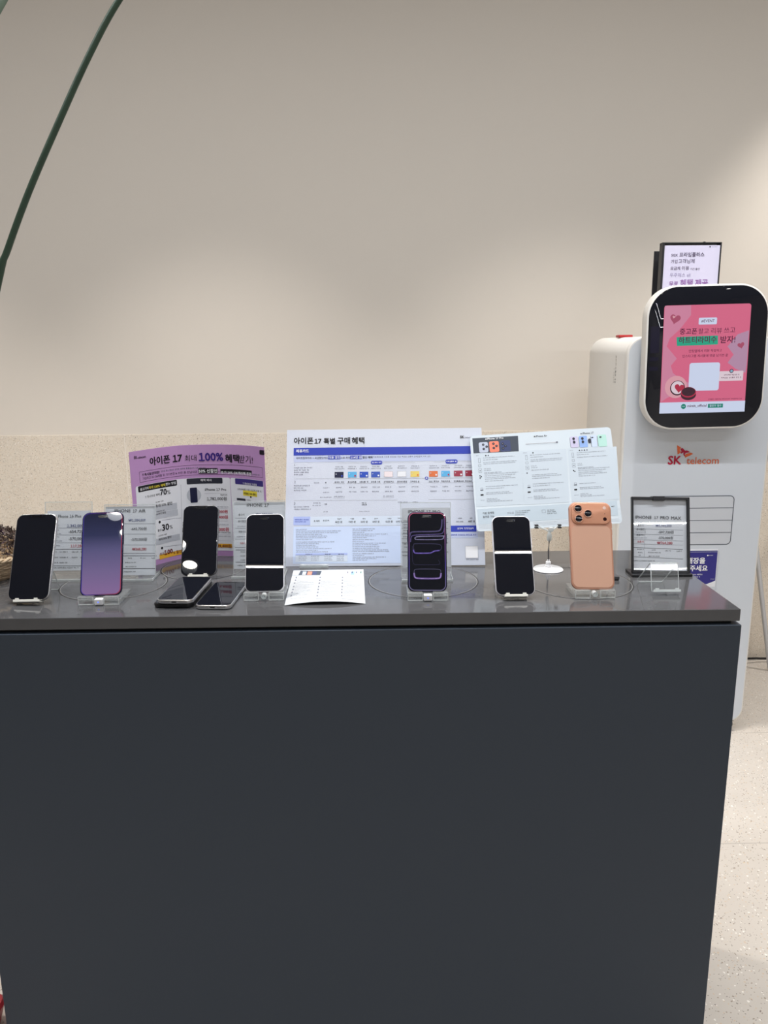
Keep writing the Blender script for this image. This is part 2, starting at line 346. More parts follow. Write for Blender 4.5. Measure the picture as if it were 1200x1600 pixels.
  ('g',30.84,166.65,43.92,2.9,'inkmid',2),('g',30.04,157.0,44.55,2.9,'inkmid',2),('r',56.25,189.82,75.04,202.36,'gold',2),('r',58.4,196.7,60.56,198.6,'silver',3),
  ('r',70.01,192.08,73.24,195.48,'orange',3),('g',57.82,212.33,73.14,2.54,'inkmid',2),('g',56.32,207.84,75.64,2.54,'inkmid',2),('g',56.02,177.83,74.91,3.63,'ink2',2),
  ('g',53.44,175.78,77.41,1.81,'grey',2),('g',58.8,166.63,71.86,2.9,'inkmid',2),('g',57.97,156.98,72.47,2.9,'inkmid',2),('r',95.94,189.79,114.28,202.32,'orange',2),
  ('r',98.07,196.66,100.22,198.55,'silver',3),('r',109.29,192.05,112.5,195.44,'paper',3),('g',97.38,212.28,112.68,2.54,'inkmid',2),('g',95.86,207.79,115.15,2.54,'inkmid',2),
  ('g',95.42,177.69,114.29,3.63,'ink2',2),('g',92.84,175.64,116.78,1.81,'grey',2),('g',98.15,166.49,111.2,2.9,'inkmid',2),('g',97.28,156.85,111.76,2.9,'inkmid',2),
  ('r',121.77,189.89,140.42,202.42,'sky',2),('r',123.88,196.76,126.03,198.65,'silver',3),('r',135.45,192.15,138.65,195.54,'red',3),('g',123.42,212.37,138.71,2.54,'inkmid',2),
  ('g',121.89,207.89,141.16,2.54,'inkmid',2),('g',121.36,177.69,140.21,3.63,'ink2',2),('g',118.77,175.64,142.69,1.81,'grey',2),('g',124.06,166.49,137.09,2.9,'inkmid',2),
  ('g',123.16,156.86,137.63,2.9,'inkmid',2),('r',148.67,189.98,167.27,202.5,'maroon',2),('r',150.77,196.85,152.91,198.74,'silver',3),('r',162.32,192.24,165.51,195.63,'paper',3),
  ('g',150.35,212.46,165.62,2.54,'inkmid',2),('g',148.81,207.97,168.06,2.54,'inkmid',2),('g',148.19,177.67,167.02,3.63,'ink2',2),('g',145.59,175.63,169.49,1.81,'grey',2),
  ('g',150.85,166.48,163.87,2.9,'inkmid',2),('g',149.92,156.85,164.37,2.9,'inkmid',2),('r',173.0,190.1,191.55,202.62,'crimson',2),('r',175.09,196.97,177.22,198.86,'silver',3),
  ('r',186.62,192.36,189.8,195.75,'paper',3),('g',174.72,212.57,189.97,2.54,'inkmid',2),('g',173.16,208.09,192.4,2.54,'inkmid',2),('g',172.46,177.68,191.28,3.63,'ink2',2),
  ('g',169.86,175.64,193.73,1.81,'grey',2),('g',175.08,166.5,188.09,2.9,'inkmid',2),('g',174.13,156.87,188.57,2.9,'inkmid',2),('l',-193.36,188.11,86.99,186.71,0.54,'grey',1),
  ('l',93.53,186.64,195.8,186.33,0.54,'grey',1),('c',90.26,186.68,3.63,3.63,'blue',2),('r',89.75,184.43,90.77,188.92,'white',3),('r',88.09,186.1,92.43,187.26,'white',3),
  ('t','2',-192.82,178.37,3.3,'inkmid',0,3,0.0),('g',-193.08,171.32,-160.88,2.9,'inkmid',2),('g',-192.99,166.28,-173.61,2.9,'inkmid',2),('g',-192.9,161.24,-168.05,2.9,'inkmid',2),
  ('g',-149.99,177.23,-138.29,2.9,'inkmid',2),('g',-126.23,177.18,-122.94,3.26,'ink2',2),('g',-130.49,166.57,-118.81,2.18,'inkmid',2),('g',-130.39,156.52,-118.72,2.18,'inkmid',2),
  ('g',-136.83,145.81,-112.43,2.18,'inkmid',2),('l',-192.52,140.75,28.45,139.39,0.54,'grey',1),('l',93.58,140.25,196.4,140.0,0.54,'grey',1),('t','3',-192.35,131.49,2.92,'inkmid',0,3,0.0),
  ('g',-192.27,125.23,-160.23,2.9,'inkmid',2),('g',-192.18,120.06,-157.25,2.9,'inkmid',2),('g',-150.88,132.98,-137.05,2.9,'inkmid',2),('g',-152.27,128.55,-135.54,2.18,'inkmid',2),
  ('g',-126.84,130.35,-122.48,3.26,'ink2',2),('g',-129.21,114.68,-120.14,2.18,'inkmid',2),('g',-47.68,132.38,-38.24,2.9,'ink2',2),('g',-47.67,128.69,-38.24,2.9,'ink2',2),
  ('g',-53.08,114.91,-31.73,1.81,'inkmid',2),('g',28.42,133.69,48.32,2.54,'inkmid',2),('g',60.26,133.76,70.38,2.54,'inkmid',2),('r',-192.62,87.36,-156.79,105.66,'periwinkle',1),
  ('g',-189.6,97.57,-160.57,2.9,'blue',2),('g',-189.52,93.16,-164.86,2.9,'blue',2),('r',-157.04,85.71,35.26,105.71,'icelight',1),('t','총 혜택',-149.28,94.63,11.96,'ink2',1,3,0.0),
  ('g',-129.37,95.02,-119.23,3.26,'ink2',2),('g',-99.71,98.61,-93.2,2.9,'ink2',2),('t','82만 원',-103.63,91.66,14.47,'ink2',1,3,0.0),('g',-71.49,98.58,-64.98,2.9,'ink2',2),
  ('t','73만 원',-75.43,91.64,14.45,'ink2',1,3,0.0),('g',-45.82,98.57,-39.32,2.9,'ink2',2),('t','53만 원',-49.78,91.64,14.44,'ink2',1,3,0.0),('g',-20.9,98.57,-14.4,2.9,'ink2',2),
  ('t','60만 원',-24.88,91.64,14.43,'ink2',1,3,0.0),('g',6.89,98.55,13.38,2.9,'ink2',2),('t','51만 원',2.89,91.62,14.41,'ink2',1,3,0.0),('g',28.53,98.58,35.02,2.9,'ink2',2),
  ('t','63만 원',24.51,91.65,14.4,'ink2',1,3,0.0),('g',155.51,97.67,161.97,2.9,'ink2',2),('t','39만 6천원',151.38,90.76,14.34,'ink2',1,3,0.0),('g',180.27,97.67,186.72,2.9,'ink2',2),
  ('t','48만 원',176.12,90.77,14.33,'ink2',1,3,0.0),('r',-192.24,5.42,34.62,84.0,'ice2',1),('g',-187.06,77.11,-164.61,2.0,'inkmid',2),('g',-187.0,73.45,-90.86,2.0,'inkmid',2),
  ('g',-186.93,69.8,-98.05,2.0,'inkmid',2),('g',-186.87,66.15,-131.22,2.0,'inkmid',2),('g',-186.81,62.51,-121.08,2.0,'inkmid',2),('g',-186.75,59.23,-123.93,2.0,'inkmid',2),
  ('g',-186.69,55.59,-152.03,2.0,'inkmid',2),('g',-186.6,50.13,-104.39,2.0,'inkmid',2),('g',-186.53,46.5,-138.21,2.0,'inkmid',2),('g',-186.47,42.87,-144.65,2.0,'inkmid',2),
  ('g',-186.41,39.61,-139.57,2.0,'inkmid',2),('g',-186.35,35.98,-112.91,2.0,'inkmid',2),('g',-186.29,32.36,-140.92,2.0,'inkmid',2),('g',-186.23,29.11,-119.32,2.0,'inkmid',2),
  ('r',-186.9,22.78,-77.63,27.22,'periwinkle',2),('r',-186.84,9.11,-77.56,23.6,'icelight',2),('g',-166.0,24.16,-153.05,2.18,'ink2',3),('g',-125.02,23.85,-112.09,2.18,'ink2',3),
  ('g',-97.01,23.64,-84.09,2.18,'ink2',3),('g',-180.32,20.12,-164.5,1.81,'inkmid',3),('g',-154.07,19.92,-138.26,1.81,'inkmid',3),('g',-126.41,19.72,-110.62,1.81,'inkmid',3),
  ('g',-100.21,19.52,-84.43,1.81,'inkmid',3),('g',-180.26,16.15,-164.44,1.81,'inkmid',3),('g',-154.02,15.96,-138.22,1.81,'inkmid',3),('g',-126.37,15.75,-110.58,1.81,'inkmid',3),
  ('g',-100.18,15.56,-84.41,1.81,'inkmid',3),('g',-180.19,12.19,-164.38,1.81,'inkmid',3),('g',-153.97,12.0,-138.17,1.81,'inkmid',3),('g',-126.33,11.79,-110.55,1.81,'inkmid',3),
  ('g',-100.15,11.6,-84.38,1.81,'inkmid',3),('g',-67.07,77.19,-18.77,2.0,'inkmid',2),('g',-67.06,73.54,-25.98,2.0,'inkmid',2),('g',-67.04,69.53,-41.11,2.0,'inkmid',2),
  ('g',-67.03,65.89,5.65,2.0,'inkmid',2),('g',-67.02,62.25,-18.8,2.0,'inkmid',2),('g',-67.01,58.62,-36.78,2.0,'inkmid',2),('g',-66.99,54.26,-22.41,2.0,'inkmid',2),
  ('g',-66.98,50.27,-43.97,2.0,'inkmid',2),('g',-66.96,46.64,3.41,2.0,'inkmid',2),('g',-66.95,43.38,-13.46,2.0,'inkmid',2),('g',-66.94,39.76,-11.67,2.0,'inkmid',2),
  ('g',-66.92,36.14,-11.68,2.0,'inkmid',2),('g',-66.91,32.53,8.0,2.0,'inkmid',2),('g',-66.9,29.28,7.99,2.0,'inkmid',2),('g',-66.88,24.59,-22.45,2.0,'inkmid',2),
  ('g',-66.87,20.98,-43.94,2.0,'inkmid',2),('g',-66.86,17.38,1.14,2.0,'inkmid',2),('g',-66.85,14.14,-17.11,2.0,'inkmid',2),('g',-66.83,10.91,-38.21,2.0,'inkmid',2),
  ('r',139.4,70.54,193.51,83.72,'blue',1),('g',153.6,75.42,190.1,3.99,'white',3),('r',139.11,57.47,196.02,69.18,'ice',1),('g',139.0,62.1,190.82,3.26,'blue',3),
  ('q',169.21,14.64,195.6,40.35,1.09,'white',2),('o',169.21,14.64,195.6,40.35,1.09,0.44,'grey',3),('g',170.66,10.51,194.81,2.18,'ink2',2),
 ],
 'flyer': [
  ('p',((-143.08,204.37),(-46.35,203.56),(-47.57,169.01),(-142.84,170.55)),'slate',1),('q',-130.55,170.87,-111.13,194.07,3.44,'silverblue',2),('q',-108.4,170.54,-88.03,195.04,3.44,'salmon',2),
  ('q',-85.17,170.12,-63.81,195.3,3.44,'navy2',2),('c',-121.26,188.42,2.58,2.58,'ink',3),('c',-121.26,188.42,1.15,1.15,'inkmid',4),('c',-114.28,183.56,2.58,2.58,'ink',3),
  ('c',-114.28,183.56,1.15,1.15,'inkmid',4),('c',-120.78,179.01,2.58,2.58,'ink',3),('c',-120.78,179.01,1.15,1.15,'inkmid',4),('c',-99.44,189.41,2.58,2.58,'ink',3),
  ('c',-99.44,189.41,1.15,1.15,'inkmid',4),('c',-93.4,183.99,2.58,2.58,'ink',3),('c',-93.4,183.99,1.15,1.15,'inkmid',4),('c',-99.31,179.72,2.58,2.58,'ink',3),('c',-99.31,179.72,1.15,1.15,'inkmid',4),
  ('c',-79.89,188.05,2.58,2.58,'ink',3),('c',-79.89,188.05,1.15,1.15,'inkmid',4),('c',-74.46,182.68,2.58,2.58,'ink',3),('c',-74.46,182.68,1.15,1.15,'inkmid',4),('c',-79.87,177.44,2.58,2.58,'ink',3),
  ('c',-79.87,177.44,1.15,1.15,'inkmid',4),('c',-114.46,200.48,1.43,1.43,'white',3),('t','iPhone 17 Pro',-112.22,199.07,34.79,'white',2,3,0.0),('c',-11.88,199.57,1.29,1.29,'ink',2),
  ('t','iPhone Air',-9.41,197.84,24.34,'ink2',1,3,0.0),('l',-31.67,184.09,35.81,183.45,1.72,'silver',2),('r',31.93,182.22,35.69,185.28,'inkmid',3),('c',85.86,198.96,1.29,1.29,'ink',2),
  ('t','iPhone 17',88.6,197.52,23.27,'ink2',1,3,0.0),('q',61.82,169.07,77.78,193.78,2.01,'lilac',2),('r',61.57,170.22,61.14,191.31,'inkmid',3),('q',80.38,168.34,97.32,193.73,2.01,'bluepale',2),
  ('r',80.12,169.57,79.56,191.25,'inkmid',3),('q',105.29,167.94,116.58,193.85,2.01,'bluewhite',2),('r',105.02,168.79,104.29,191.38,'ink2',3),('q',119.17,167.46,136.94,193.81,2.01,'mint',2),
  ('r',118.89,168.76,118.11,191.34,'inkmid',3),('c',69.12,188.6,2.58,3.16,'ink2',4),('c',69.5,181.11,2.58,3.16,'ink2',4),('c',87.29,187.95,2.58,3.16,'ink2',4),('c',87.65,180.47,2.58,3.16,'ink2',4),
  ('c',101.65,181.67,3.44,5.16,'ink2',4),('c',108.19,188.67,2.29,1.43,'ink2',4),('c',124.92,188.43,2.58,1.43,'ink2',4),
  ('p',((-143.52,169.35),(-43.62,167.5),(-46.75,52.26),(-145.49,53.05)),'bluegrey',1),('p',((-43.46,169.35),(51.63,167.78),(46.6,50.87),(-46.26,51.33)),'bluegrey',1),
  ('p',((54.51,167.58),(155.67,165.55),(148.91,50.36),(51.17,51.18)),'bluegrey',1),('g',-137.97,164.09,-131.55,1.43,'inkmid',2),('c',-117.48,163.8,1.43,1.43,'ink',2),
  ('c',-112.21,163.75,1.43,1.43,'inkmid',2),('o',-134.26,148.91,-129.75,159.12,0.86,0.43,'inkmid',2),('o',-134.67,139.86,-129.07,144.66,2.3,0.4,'inkmid',2),
  ('o',-135.22,126.94,-128.26,135.39,0.86,0.34,'inkmid',2),('r',-133.14,130.45,-130.33,131.87,'inkmid',2),('c',-133.06,119.81,1.29,1.29,'ink',2),('c',-130.42,117.95,1.29,1.29,'ink',2),
  ('c',-133.01,115.22,1.29,1.29,'ink',2),('r',-134.55,87.28,-128.29,88.9,'ink2',2),('o',-133.35,88.85,-129.05,93.37,0.0,0.43,'inkmid',2),('r',-134.78,76.38,-128.65,79.49,'ink',2),
  ('g',-135.29,65.67,-127.54,1.15,'inkmid',2),('g',-123.71,158.06,-59.24,1.72,'inkmid',2),('g',-123.74,153.32,-94.1,1.72,'inkmid',2),('g',-123.59,147.65,-54.9,1.72,'inkmid',2),
  ('g',-123.56,144.17,-57.79,1.72,'inkmid',2),('g',-123.58,133.71,-109.95,1.72,'inkmid',2),('g',-123.54,130.06,-108.47,1.72,'inkmid',2),('g',-123.43,124.4,-86.7,2.01,'inkmid',2),
  ('g',-123.32,121.82,-53.47,1.72,'inkmid',2),('g',-123.3,117.94,-60.68,1.72,'inkmid',2),('g',-123.28,114.01,-69.33,1.72,'inkmid',2),('g',-123.22,110.59,-60.67,1.72,'inkmid',2),
  ('g',-123.24,106.22,-85.17,1.72,'inkmid',2),('g',-123.04,94.25,-56.36,1.72,'inkmid',2),('g',-123.07,89.78,-85.1,1.72,'inkmid',2),('g',-122.95,80.97,-75.01,1.72,'inkmid',2),
  ('g',-122.91,77.81,-69.26,1.72,'inkmid',2),('g',-122.88,67.49,-102.23,1.72,'inkmid',2),('g',-122.83,64.34,-96.46,1.72,'inkmid',2),('g',-122.74,61.51,-69.23,1.72,'inkmid',2),
  ('g',-38.66,163.53,-32.29,1.43,'inkmid',2),('c',-18.33,163.24,1.43,1.43,'ink',2),('o',-35.07,148.41,-30.74,158.58,0.86,0.43,'inkmid',2),('o',-35.75,139.39,-30.15,144.19,2.3,0.4,'inkmid',2),
  ('o',-36.38,126.53,-29.6,134.95,0.86,0.34,'inkmid',2),('r',-34.37,130.03,-31.61,131.44,'inkmid',2),('c',-34.48,119.43,1.29,1.29,'ink',2),('r',-36.43,87.02,-30.25,88.63,'ink2',2),
  ('o',-35.17,88.58,-30.97,93.09,0.0,0.43,'inkmid',2),('r',-36.8,76.16,-30.77,79.26,'ink',2),('g',-37.52,65.5,-29.83,1.15,'inkmid',2),('g',-24.6,157.45,37.01,1.72,'inkmid',2),
  ('g',-24.71,152.73,2.38,1.72,'inkmid',2),('g',-24.64,147.09,41.16,1.72,'inkmid',2),('g',-24.67,143.62,38.24,1.72,'inkmid',2),('g',-24.85,133.2,-13.64,1.72,'inkmid',2),
  ('g',-24.86,129.56,-12.22,1.72,'inkmid',2),('g',-24.84,123.92,9.29,2.01,'inkmid',2),('g',-24.85,113.58,26.35,1.72,'inkmid',2),('g',-24.85,110.17,34.88,1.72,'inkmid',2),
  ('g',-24.93,105.82,10.52,1.72,'inkmid',2),('g',-24.92,93.9,38.92,1.72,'inkmid',2),('g',-25.02,89.44,10.35,1.72,'inkmid',2),('g',-25.04,80.67,20.22,1.72,'inkmid',2),
  ('g',-25.04,77.52,25.87,1.72,'inkmid',2),('g',-25.17,67.24,-6.97,1.72,'inkmid',2),('g',-25.18,64.11,-1.3,1.72,'inkmid',2),('g',-25.12,61.29,25.66,1.72,'inkmid',2),
  ('g',58.39,162.46,64.7,1.43,'inkmid',2),('c',78.55,162.18,1.43,1.43,'ink',2),('c',83.73,162.13,1.43,1.43,'inkmid',2),('c',88.91,162.08,1.43,1.43,'ink',2),('c',94.09,162.03,1.43,1.43,'inkmid',2),
  ('o',61.87,147.4,66.01,157.53,0.86,0.43,'inkmid',2),('o',60.92,138.4,66.52,143.2,2.3,0.4,'inkmid',2),('o',60.21,125.61,66.81,133.99,0.86,0.34,'inkmid',2),('r',62.15,129.09,64.87,130.5,'inkmid',2),
  ('c',61.86,118.54,1.29,1.29,'ink',2),('c',64.41,116.69,1.29,1.29,'ink',2),('r',59.46,86.26,65.57,87.86,'ink2',2),('o',60.78,87.81,64.88,92.3,0.0,0.43,'inkmid',2),
  ('r',58.95,75.44,64.89,78.53,'ink',2),('g',58.04,64.82,65.66,1.15,'inkmid',2),('g',72.25,156.34,131.05,1.72,'inkmid',2),('g',72.07,151.64,96.64,1.72,'inkmid',2),
  ('g',72.05,146.01,135.02,1.72,'inkmid',2),('g',71.63,132.18,80.47,1.72,'inkmid',2),('g',71.56,128.56,81.82,1.72,'inkmid',2),('g',71.5,122.94,103.07,2.01,'inkmid',2),
  ('g',71.53,120.39,135.66,1.72,'inkmid',2),('g',71.43,116.53,128.46,1.72,'inkmid',2),('g',71.33,112.64,119.84,1.72,'inkmid',2),('g',71.29,109.25,128.24,1.72,'inkmid',2),
  ('g',71.14,104.91,104.03,1.72,'inkmid',2),('g',70.8,88.6,103.61,1.72,'inkmid',2),('g',70.65,79.86,113.27,1.72,'inkmid',2),('g',70.6,76.72,118.83,1.72,'inkmid',2),
  ('g',70.31,66.49,86.11,1.72,'inkmid',2),('g',70.26,63.36,91.68,1.72,'inkmid',2),('g',70.27,60.56,118.38,1.72,'inkmid',2),
  ('p',((-144.13,47.87),(50.81,47.62),(142.83,48.96),(141.93,17.38),(56.56,15.86),(-143.94,15.08)),'bluegrey2',1),('t','기본 탑재된',-133.47,36.45,23.42,'ink2',1,3,0.0),
  ('t','놀라운 기능.',-133.47,28.7,24.53,'ink2',1,3,0.0),('o',-82.92,33.73,-79.8,37.5,1.43,0.37,'inkmid',2),('o',-77.77,33.71,-74.65,37.48,1.43,0.37,'inkmid',2),
  ('o',-72.62,33.69,-69.51,37.46,1.43,0.37,'inkmid',2),('g',-65.96,37.53,-35.57,2.01,'ink2',2),('g',-66.28,33.68,-40.17,2.01,'ink2',2),('g',-66.61,29.83,-47.6,2.01,'ink2',2),
  ('o',-11.54,31.73,-4.15,37.83,1.72,0.4,'inkmid',2),('g',-0.28,35.53,13.28,2.01,'ink2',2),('g',-0.62,31.99,15.19,2.01,'ink2',2),('g',-0.96,28.45,17.1,2.01,'ink2',2),
  ('l',-143.26,12.67,-103.25,12.32,0.34,'grey',2),('l',-32.07,12.42,47.16,12.31,0.34,'grey',2),('l',-143.43,10.31,-103.44,9.96,0.34,'grey',2),('l',-32.28,10.08,46.92,9.97,0.34,'grey',2),
  ('l',-143.6,7.95,-103.63,7.61,0.34,'grey',2),('l',-32.5,7.73,46.68,7.63,0.34,'grey',2),('l',-143.78,5.6,-103.81,5.26,0.34,'grey',2),('l',-32.71,5.39,46.44,5.29,0.34,'grey',2),
  ('l',130.14,36.71,137.19,36.86,0.57,'ink2',2),('l',120.03,9.91,142.42,9.72,0.34,'grey',2),('l',130.11,36.42,137.19,36.86,0.57,'ink2',2),('l',119.76,7.58,142.15,7.39,0.34,'grey',2),
  ('l',130.07,36.12,137.19,36.86,0.57,'ink2',2),('l',119.5,5.25,141.87,5.06,0.34,'grey',2),
 ],
 'leaflet': [
  ('p',((-57.02,214.13),(-13.47,211.15),(-15.99,181.4),(-59.78,183.48)),'slate',1),('p',((-51.78,207.26),(-44.36,206.75),(-45.23,183.61),(-52.55,184.18)),'silverblue',2),
  ('p',((-41.39,206.55),(-32.49,205.93),(-33.16,182.68),(-42.3,183.38)),'salmon',2),('p',((-31.75,205.88),(-22.85,205.26),(-24.03,182),(-32.07,182.6)),'navy2',2),
  ('p',((37.84,203.72),(44.5,203.28),(43.81,178.74),(37.25,179.13)),'lilac',1),('p',((38.96,201.04),(40.81,200.91),(40.48,190.54),(38.65,190.66)),'ink2',2),
  ('p',((46.73,203.13),(53.39,202.68),(52.56,178.25),(46,178.62)),'bluepale',1),('p',((47.84,200.45),(49.68,200.33),(49.3,189.99),(47.46,190.1)),'ink2',2),
  ('p',((55.61,202.54),(62.27,202.1),(61.31,177.78),(54.75,178.13)),'bluewhite',1),('p',((56.71,199.87),(58.55,199.75),(58.11,189.45),(56.28,189.56)),'ink2',2),
  ('p',((64.49,201.95),(71.15,201.52),(70.06,177.34),(63.5,177.67)),'mint',1),('p',((65.57,199.29),(67.42,199.17),(66.92,188.92),(65.09,189.03)),'ink2',2),('g',-59.4,166.17,-25.03,1.91,'inkmid',3),
  ('r',-64.01,163.58,-61.32,171.28,'inkmid',2),('g',-59.53,156.27,-34.34,1.91,'inkmid',3),('g',-59.64,147.69,-29.21,1.91,'inkmid',3),('r',-64.21,145.22,-61.54,152.83,'inkmid',2),
  ('g',-59.77,137.99,-38.39,1.91,'inkmid',3),('g',-59.89,128.38,-27.33,1.91,'inkmid',3),('r',-64.41,126.03,-61.76,133.56,'inkmid',2),('g',-60.05,115.33,-26.68,1.91,'inkmid',3),
  ('g',-60.17,105.96,-35.68,1.91,'inkmid',3),('r',-64.64,103.78,-62.02,111.23,'inkmid',2),('g',-60.28,96.69,-30.71,1.91,'inkmid',3),('g',-60.39,87.52,-39.59,1.91,'inkmid',3),
  ('r',-64.83,85.48,-62.22,92.89,'inkmid',2),('g',-60.51,77.31,-28.85,1.91,'inkmid',3),('g',-60.6,69.46,-28.06,1.91,'inkmid',3),('r',-65.0,67.57,-62.42,74.95,'inkmid',2),
  ('g',-60.7,60.57,-36.78,1.91,'inkmid',3),('g',-60.82,49.6,-31.98,1.91,'inkmid',3),('r',-65.19,47.89,-62.62,55.25,'inkmid',2),('g',-11.66,162.09,22.6,1.91,'inkmid',3),
  ('r',-16.15,159.36,-13.68,167.24,'inkmid',2),('g',-11.74,151.85,13.34,1.91,'inkmid',3),('g',-11.81,142.93,18.47,1.91,'inkmid',3),('r',-16.25,140.24,-13.8,148.07,'inkmid',2),
  ('g',-11.88,132.78,9.36,1.91,'inkmid',3),('g',-11.94,122.68,20.4,1.91,'inkmid',3),('r',-16.33,120.04,-13.9,127.82,'inkmid',2),('g',-12.02,108.87,21.06,1.91,'inkmid',3),
  ('g',-12.08,98.89,12.15,1.91,'inkmid',3),('r',-16.4,96.31,-14.0,104.03,'inkmid',2),('g',-12.13,88.95,17.09,1.91,'inkmid',3),('g',-12.17,79.06,8.33,1.91,'inkmid',3),
  ('r',-16.44,76.55,-14.07,84.22,'inkmid',2),('g',-12.21,68.0,18.95,1.91,'inkmid',3),('g',-12.25,59.44,19.75,1.91,'inkmid',3),('r',-16.47,56.98,-14.12,64.61,'inkmid',2),
  ('g',-12.28,49.7,11.16,1.91,'inkmid',3),('g',-12.31,37.6,15.89,1.91,'inkmid',3),('r',-16.47,35.22,-14.15,42.81,'inkmid',2),('g',32.68,159.23,66.9,1.91,'inkmid',3),
  ('r',28.31,156.47,30.56,164.25,'inkmid',2),('g',32.65,149.07,57.7,1.91,'inkmid',3),('g',32.62,140.23,62.87,1.91,'inkmid',3),('r',28.3,137.48,30.53,145.15,'inkmid',2),
  ('g',32.59,130.18,53.8,1.91,'inkmid',3),('g',32.56,120.2,64.88,1.91,'inkmid',3),('r',28.3,117.47,30.49,125.01,'inkmid',2),('g',32.52,106.58,65.6,1.91,'inkmid',3),
  ('g',32.49,96.74,56.7,1.91,'inkmid',3),('r',28.3,94.01,30.46,101.39,'inkmid',2),('g',32.47,86.97,61.68,1.91,'inkmid',3),('g',32.44,77.26,52.91,1.91,'inkmid',3),
  ('r',28.31,74.53,30.44,81.77,'inkmid',2),('g',32.42,66.42,63.61,1.91,'inkmid',3),('g',32.4,58.04,64.43,1.91,'inkmid',3),('r',28.32,55.29,30.42,62.38,'inkmid',2),
  ('g',32.38,48.52,55.8,1.91,'inkmid',3),('g',32.36,36.7,60.59,1.91,'inkmid',3),('r',28.34,33.94,30.41,40.86,'inkmid',2),('g',-63.4,31.13,-36.45,1.91,'inkmid',3),
  ('g',-16.57,16.76,9.61,1.91,'inkmid',3),('g',29.15,15.28,55.3,1.91,'inkmid',3),
 ],
 'tag_a': [
  ('t','i Phone 16 Plus',-20.34,115.25,50.12,'ink2',1,3,0.0),('l',-31.37,94.45,45.71,93.59,0.67,'inkmid',1),('l',-31.33,80.42,45.72,79.55,0.67,'inkmid',1),
  ('l',-31.3,64.65,45.74,63.77,0.67,'inkmid',1),('l',-31.27,51.69,45.75,50.8,0.96,'ink2',1),('l',-31.19,18.27,45.77,17.36,0.96,'ink2',1),('t','1,342,000원',1.18,95.54,39.71,'bluetext',1,3,0.0),
  ('t','-654,720원',4.29,84.08,36.61,'ink2',1,3,0.0),('t','-570,000원',4.7,69.65,36.22,'ink2',1,3,0.0),('t','117,280원',8.18,55.01,32.74,'red',1,3,0.0),('g',-27.53,98.48,-15.49,2.5,'inkmid',2),
  ('g',-29.43,88.82,-14.99,2.5,'inkmid',2),('g',-29.41,81.76,-12.08,2.5,'inkmid',2),('g',-28.44,74.78,-14.0,2.5,'inkmid',2),('g',-30.34,67.06,-9.17,2.5,'inkmid',2),
  ('g',-27.43,57.36,-13.0,2.5,'inkmid',2),('g',-28.37,44.8,-17.78,2.5,'ink2',2),('g',-13.45,44.63,2.42,2.5,'ink2',2),('g',10.61,44.35,22.64,2.5,'ink2',2),('g',28.42,44.14,39.97,2.5,'ink2',2),
  ('g',-28.34,33.69,-17.76,2.5,'ink2',2),('g',-13.43,33.52,2.44,2.5,'ink2',2),('g',10.62,33.24,22.65,2.5,'ink2',2),('g',28.43,33.03,39.98,2.5,'ink2',2),('g',-28.32,23.07,-17.74,2.5,'ink2',2),
  ('g',-13.41,22.89,2.46,2.5,'ink2',2),('g',-27.33,12.54,22.2,2.89,'ink2',2),
 ],
 'tag_b': [
  ('t','IPHONE',-32.17,125.64,32.41,'ink2',1,3,0.0),('t','17',4.74,125.24,8.35,'ink2',1,3,0.0),('t','AIR',16.51,125.11,14.13,'ink2',1,3,0.0),('l',-46.61,102.91,49.87,101.84,0.64,'inkmid',1),
  ('l',-46.61,81.98,49.83,80.89,0.64,'inkmid',1),('l',-46.6,60.21,49.79,59.1,0.64,'inkmid',1),('l',-46.6,43.39,49.76,42.27,0.64,'inkmid',1),('l',-46.6,38.35,52.74,37.19,0.96,'ink2',1),
  ('l',-46.6,12.88,52.69,11.7,0.96,'ink2',1),('t','₩1,584,000',-3.62,107.06,34.02,'bluetext',1,3,0.0),('t','-645,720원',0.96,89.5,31.34,'ink2',1,3,0.0),
  ('t','-570,000원',1.47,68.24,31.65,'ink2',1,3,0.0),('t','₩368,280',3.59,49.02,28.43,'red',2,3,0.0),('g',-43.4,108.47,-27.36,2.78,'inkmid',2),('g',-44.47,93.98,-26.3,2.78,'inkmid',2),
  ('g',-44.47,86.47,-25.23,2.78,'inkmid',2),('g',-44.47,72.52,-26.31,2.78,'inkmid',2),('g',-44.47,65.02,-25.24,2.78,'inkmid',2),('g',-43.4,50.53,-27.38,2.78,'inkmid',2),
  ('g',-45.54,32.56,-33.8,2.35,'ink2',2),('g',-4.97,32.08,3.58,2.35,'ink2',2),('g',19.6,31.8,30.29,2.35,'ink2',2),('g',42.04,31.53,50.59,2.35,'ink2',2),('g',-10.31,23.36,9.98,2.14,'ink2',2),
  ('g',-9.46,15.11,10.5,2.14,'ink2',2),('g',-45.53,4.52,10.49,2.78,'ink2',2),('g',-45.54,23.78,-33.8,2.14,'ink2',2),('g',-45.54,15.54,-33.8,2.14,'ink2',2),
 ],
 'tag_c': [
  ('t','IPHONE',-7.34,132.2,31.31,'ink2',1,3,0.0),('t','17',27.83,131.82,9.38,'ink2',1,3,0.0),('l',-31.31,109.38,67.97,108.29,0.69,'inkmid',1),('l',-31.42,88.25,67.81,87.14,0.69,'inkmid',1),
  ('l',-31.54,66.86,67.66,65.74,0.69,'inkmid',1),('l',-31.62,49.63,67.53,48.49,0.69,'inkmid',1),('l',-30.27,44.79,68.88,43.65,0.96,'ink2',1),('l',-30.4,20.0,68.7,18.83,0.96,'ink2',1),
  ('t','출고가',-24.4,114.42,12.13,'ink2',1,3,0.0),('t','₩1,287,000',10.75,114.03,33.79,'bluetext',1,3,0.0),('t','-524,000원',10.65,97.45,33.78,'ink2',1,3,0.0),
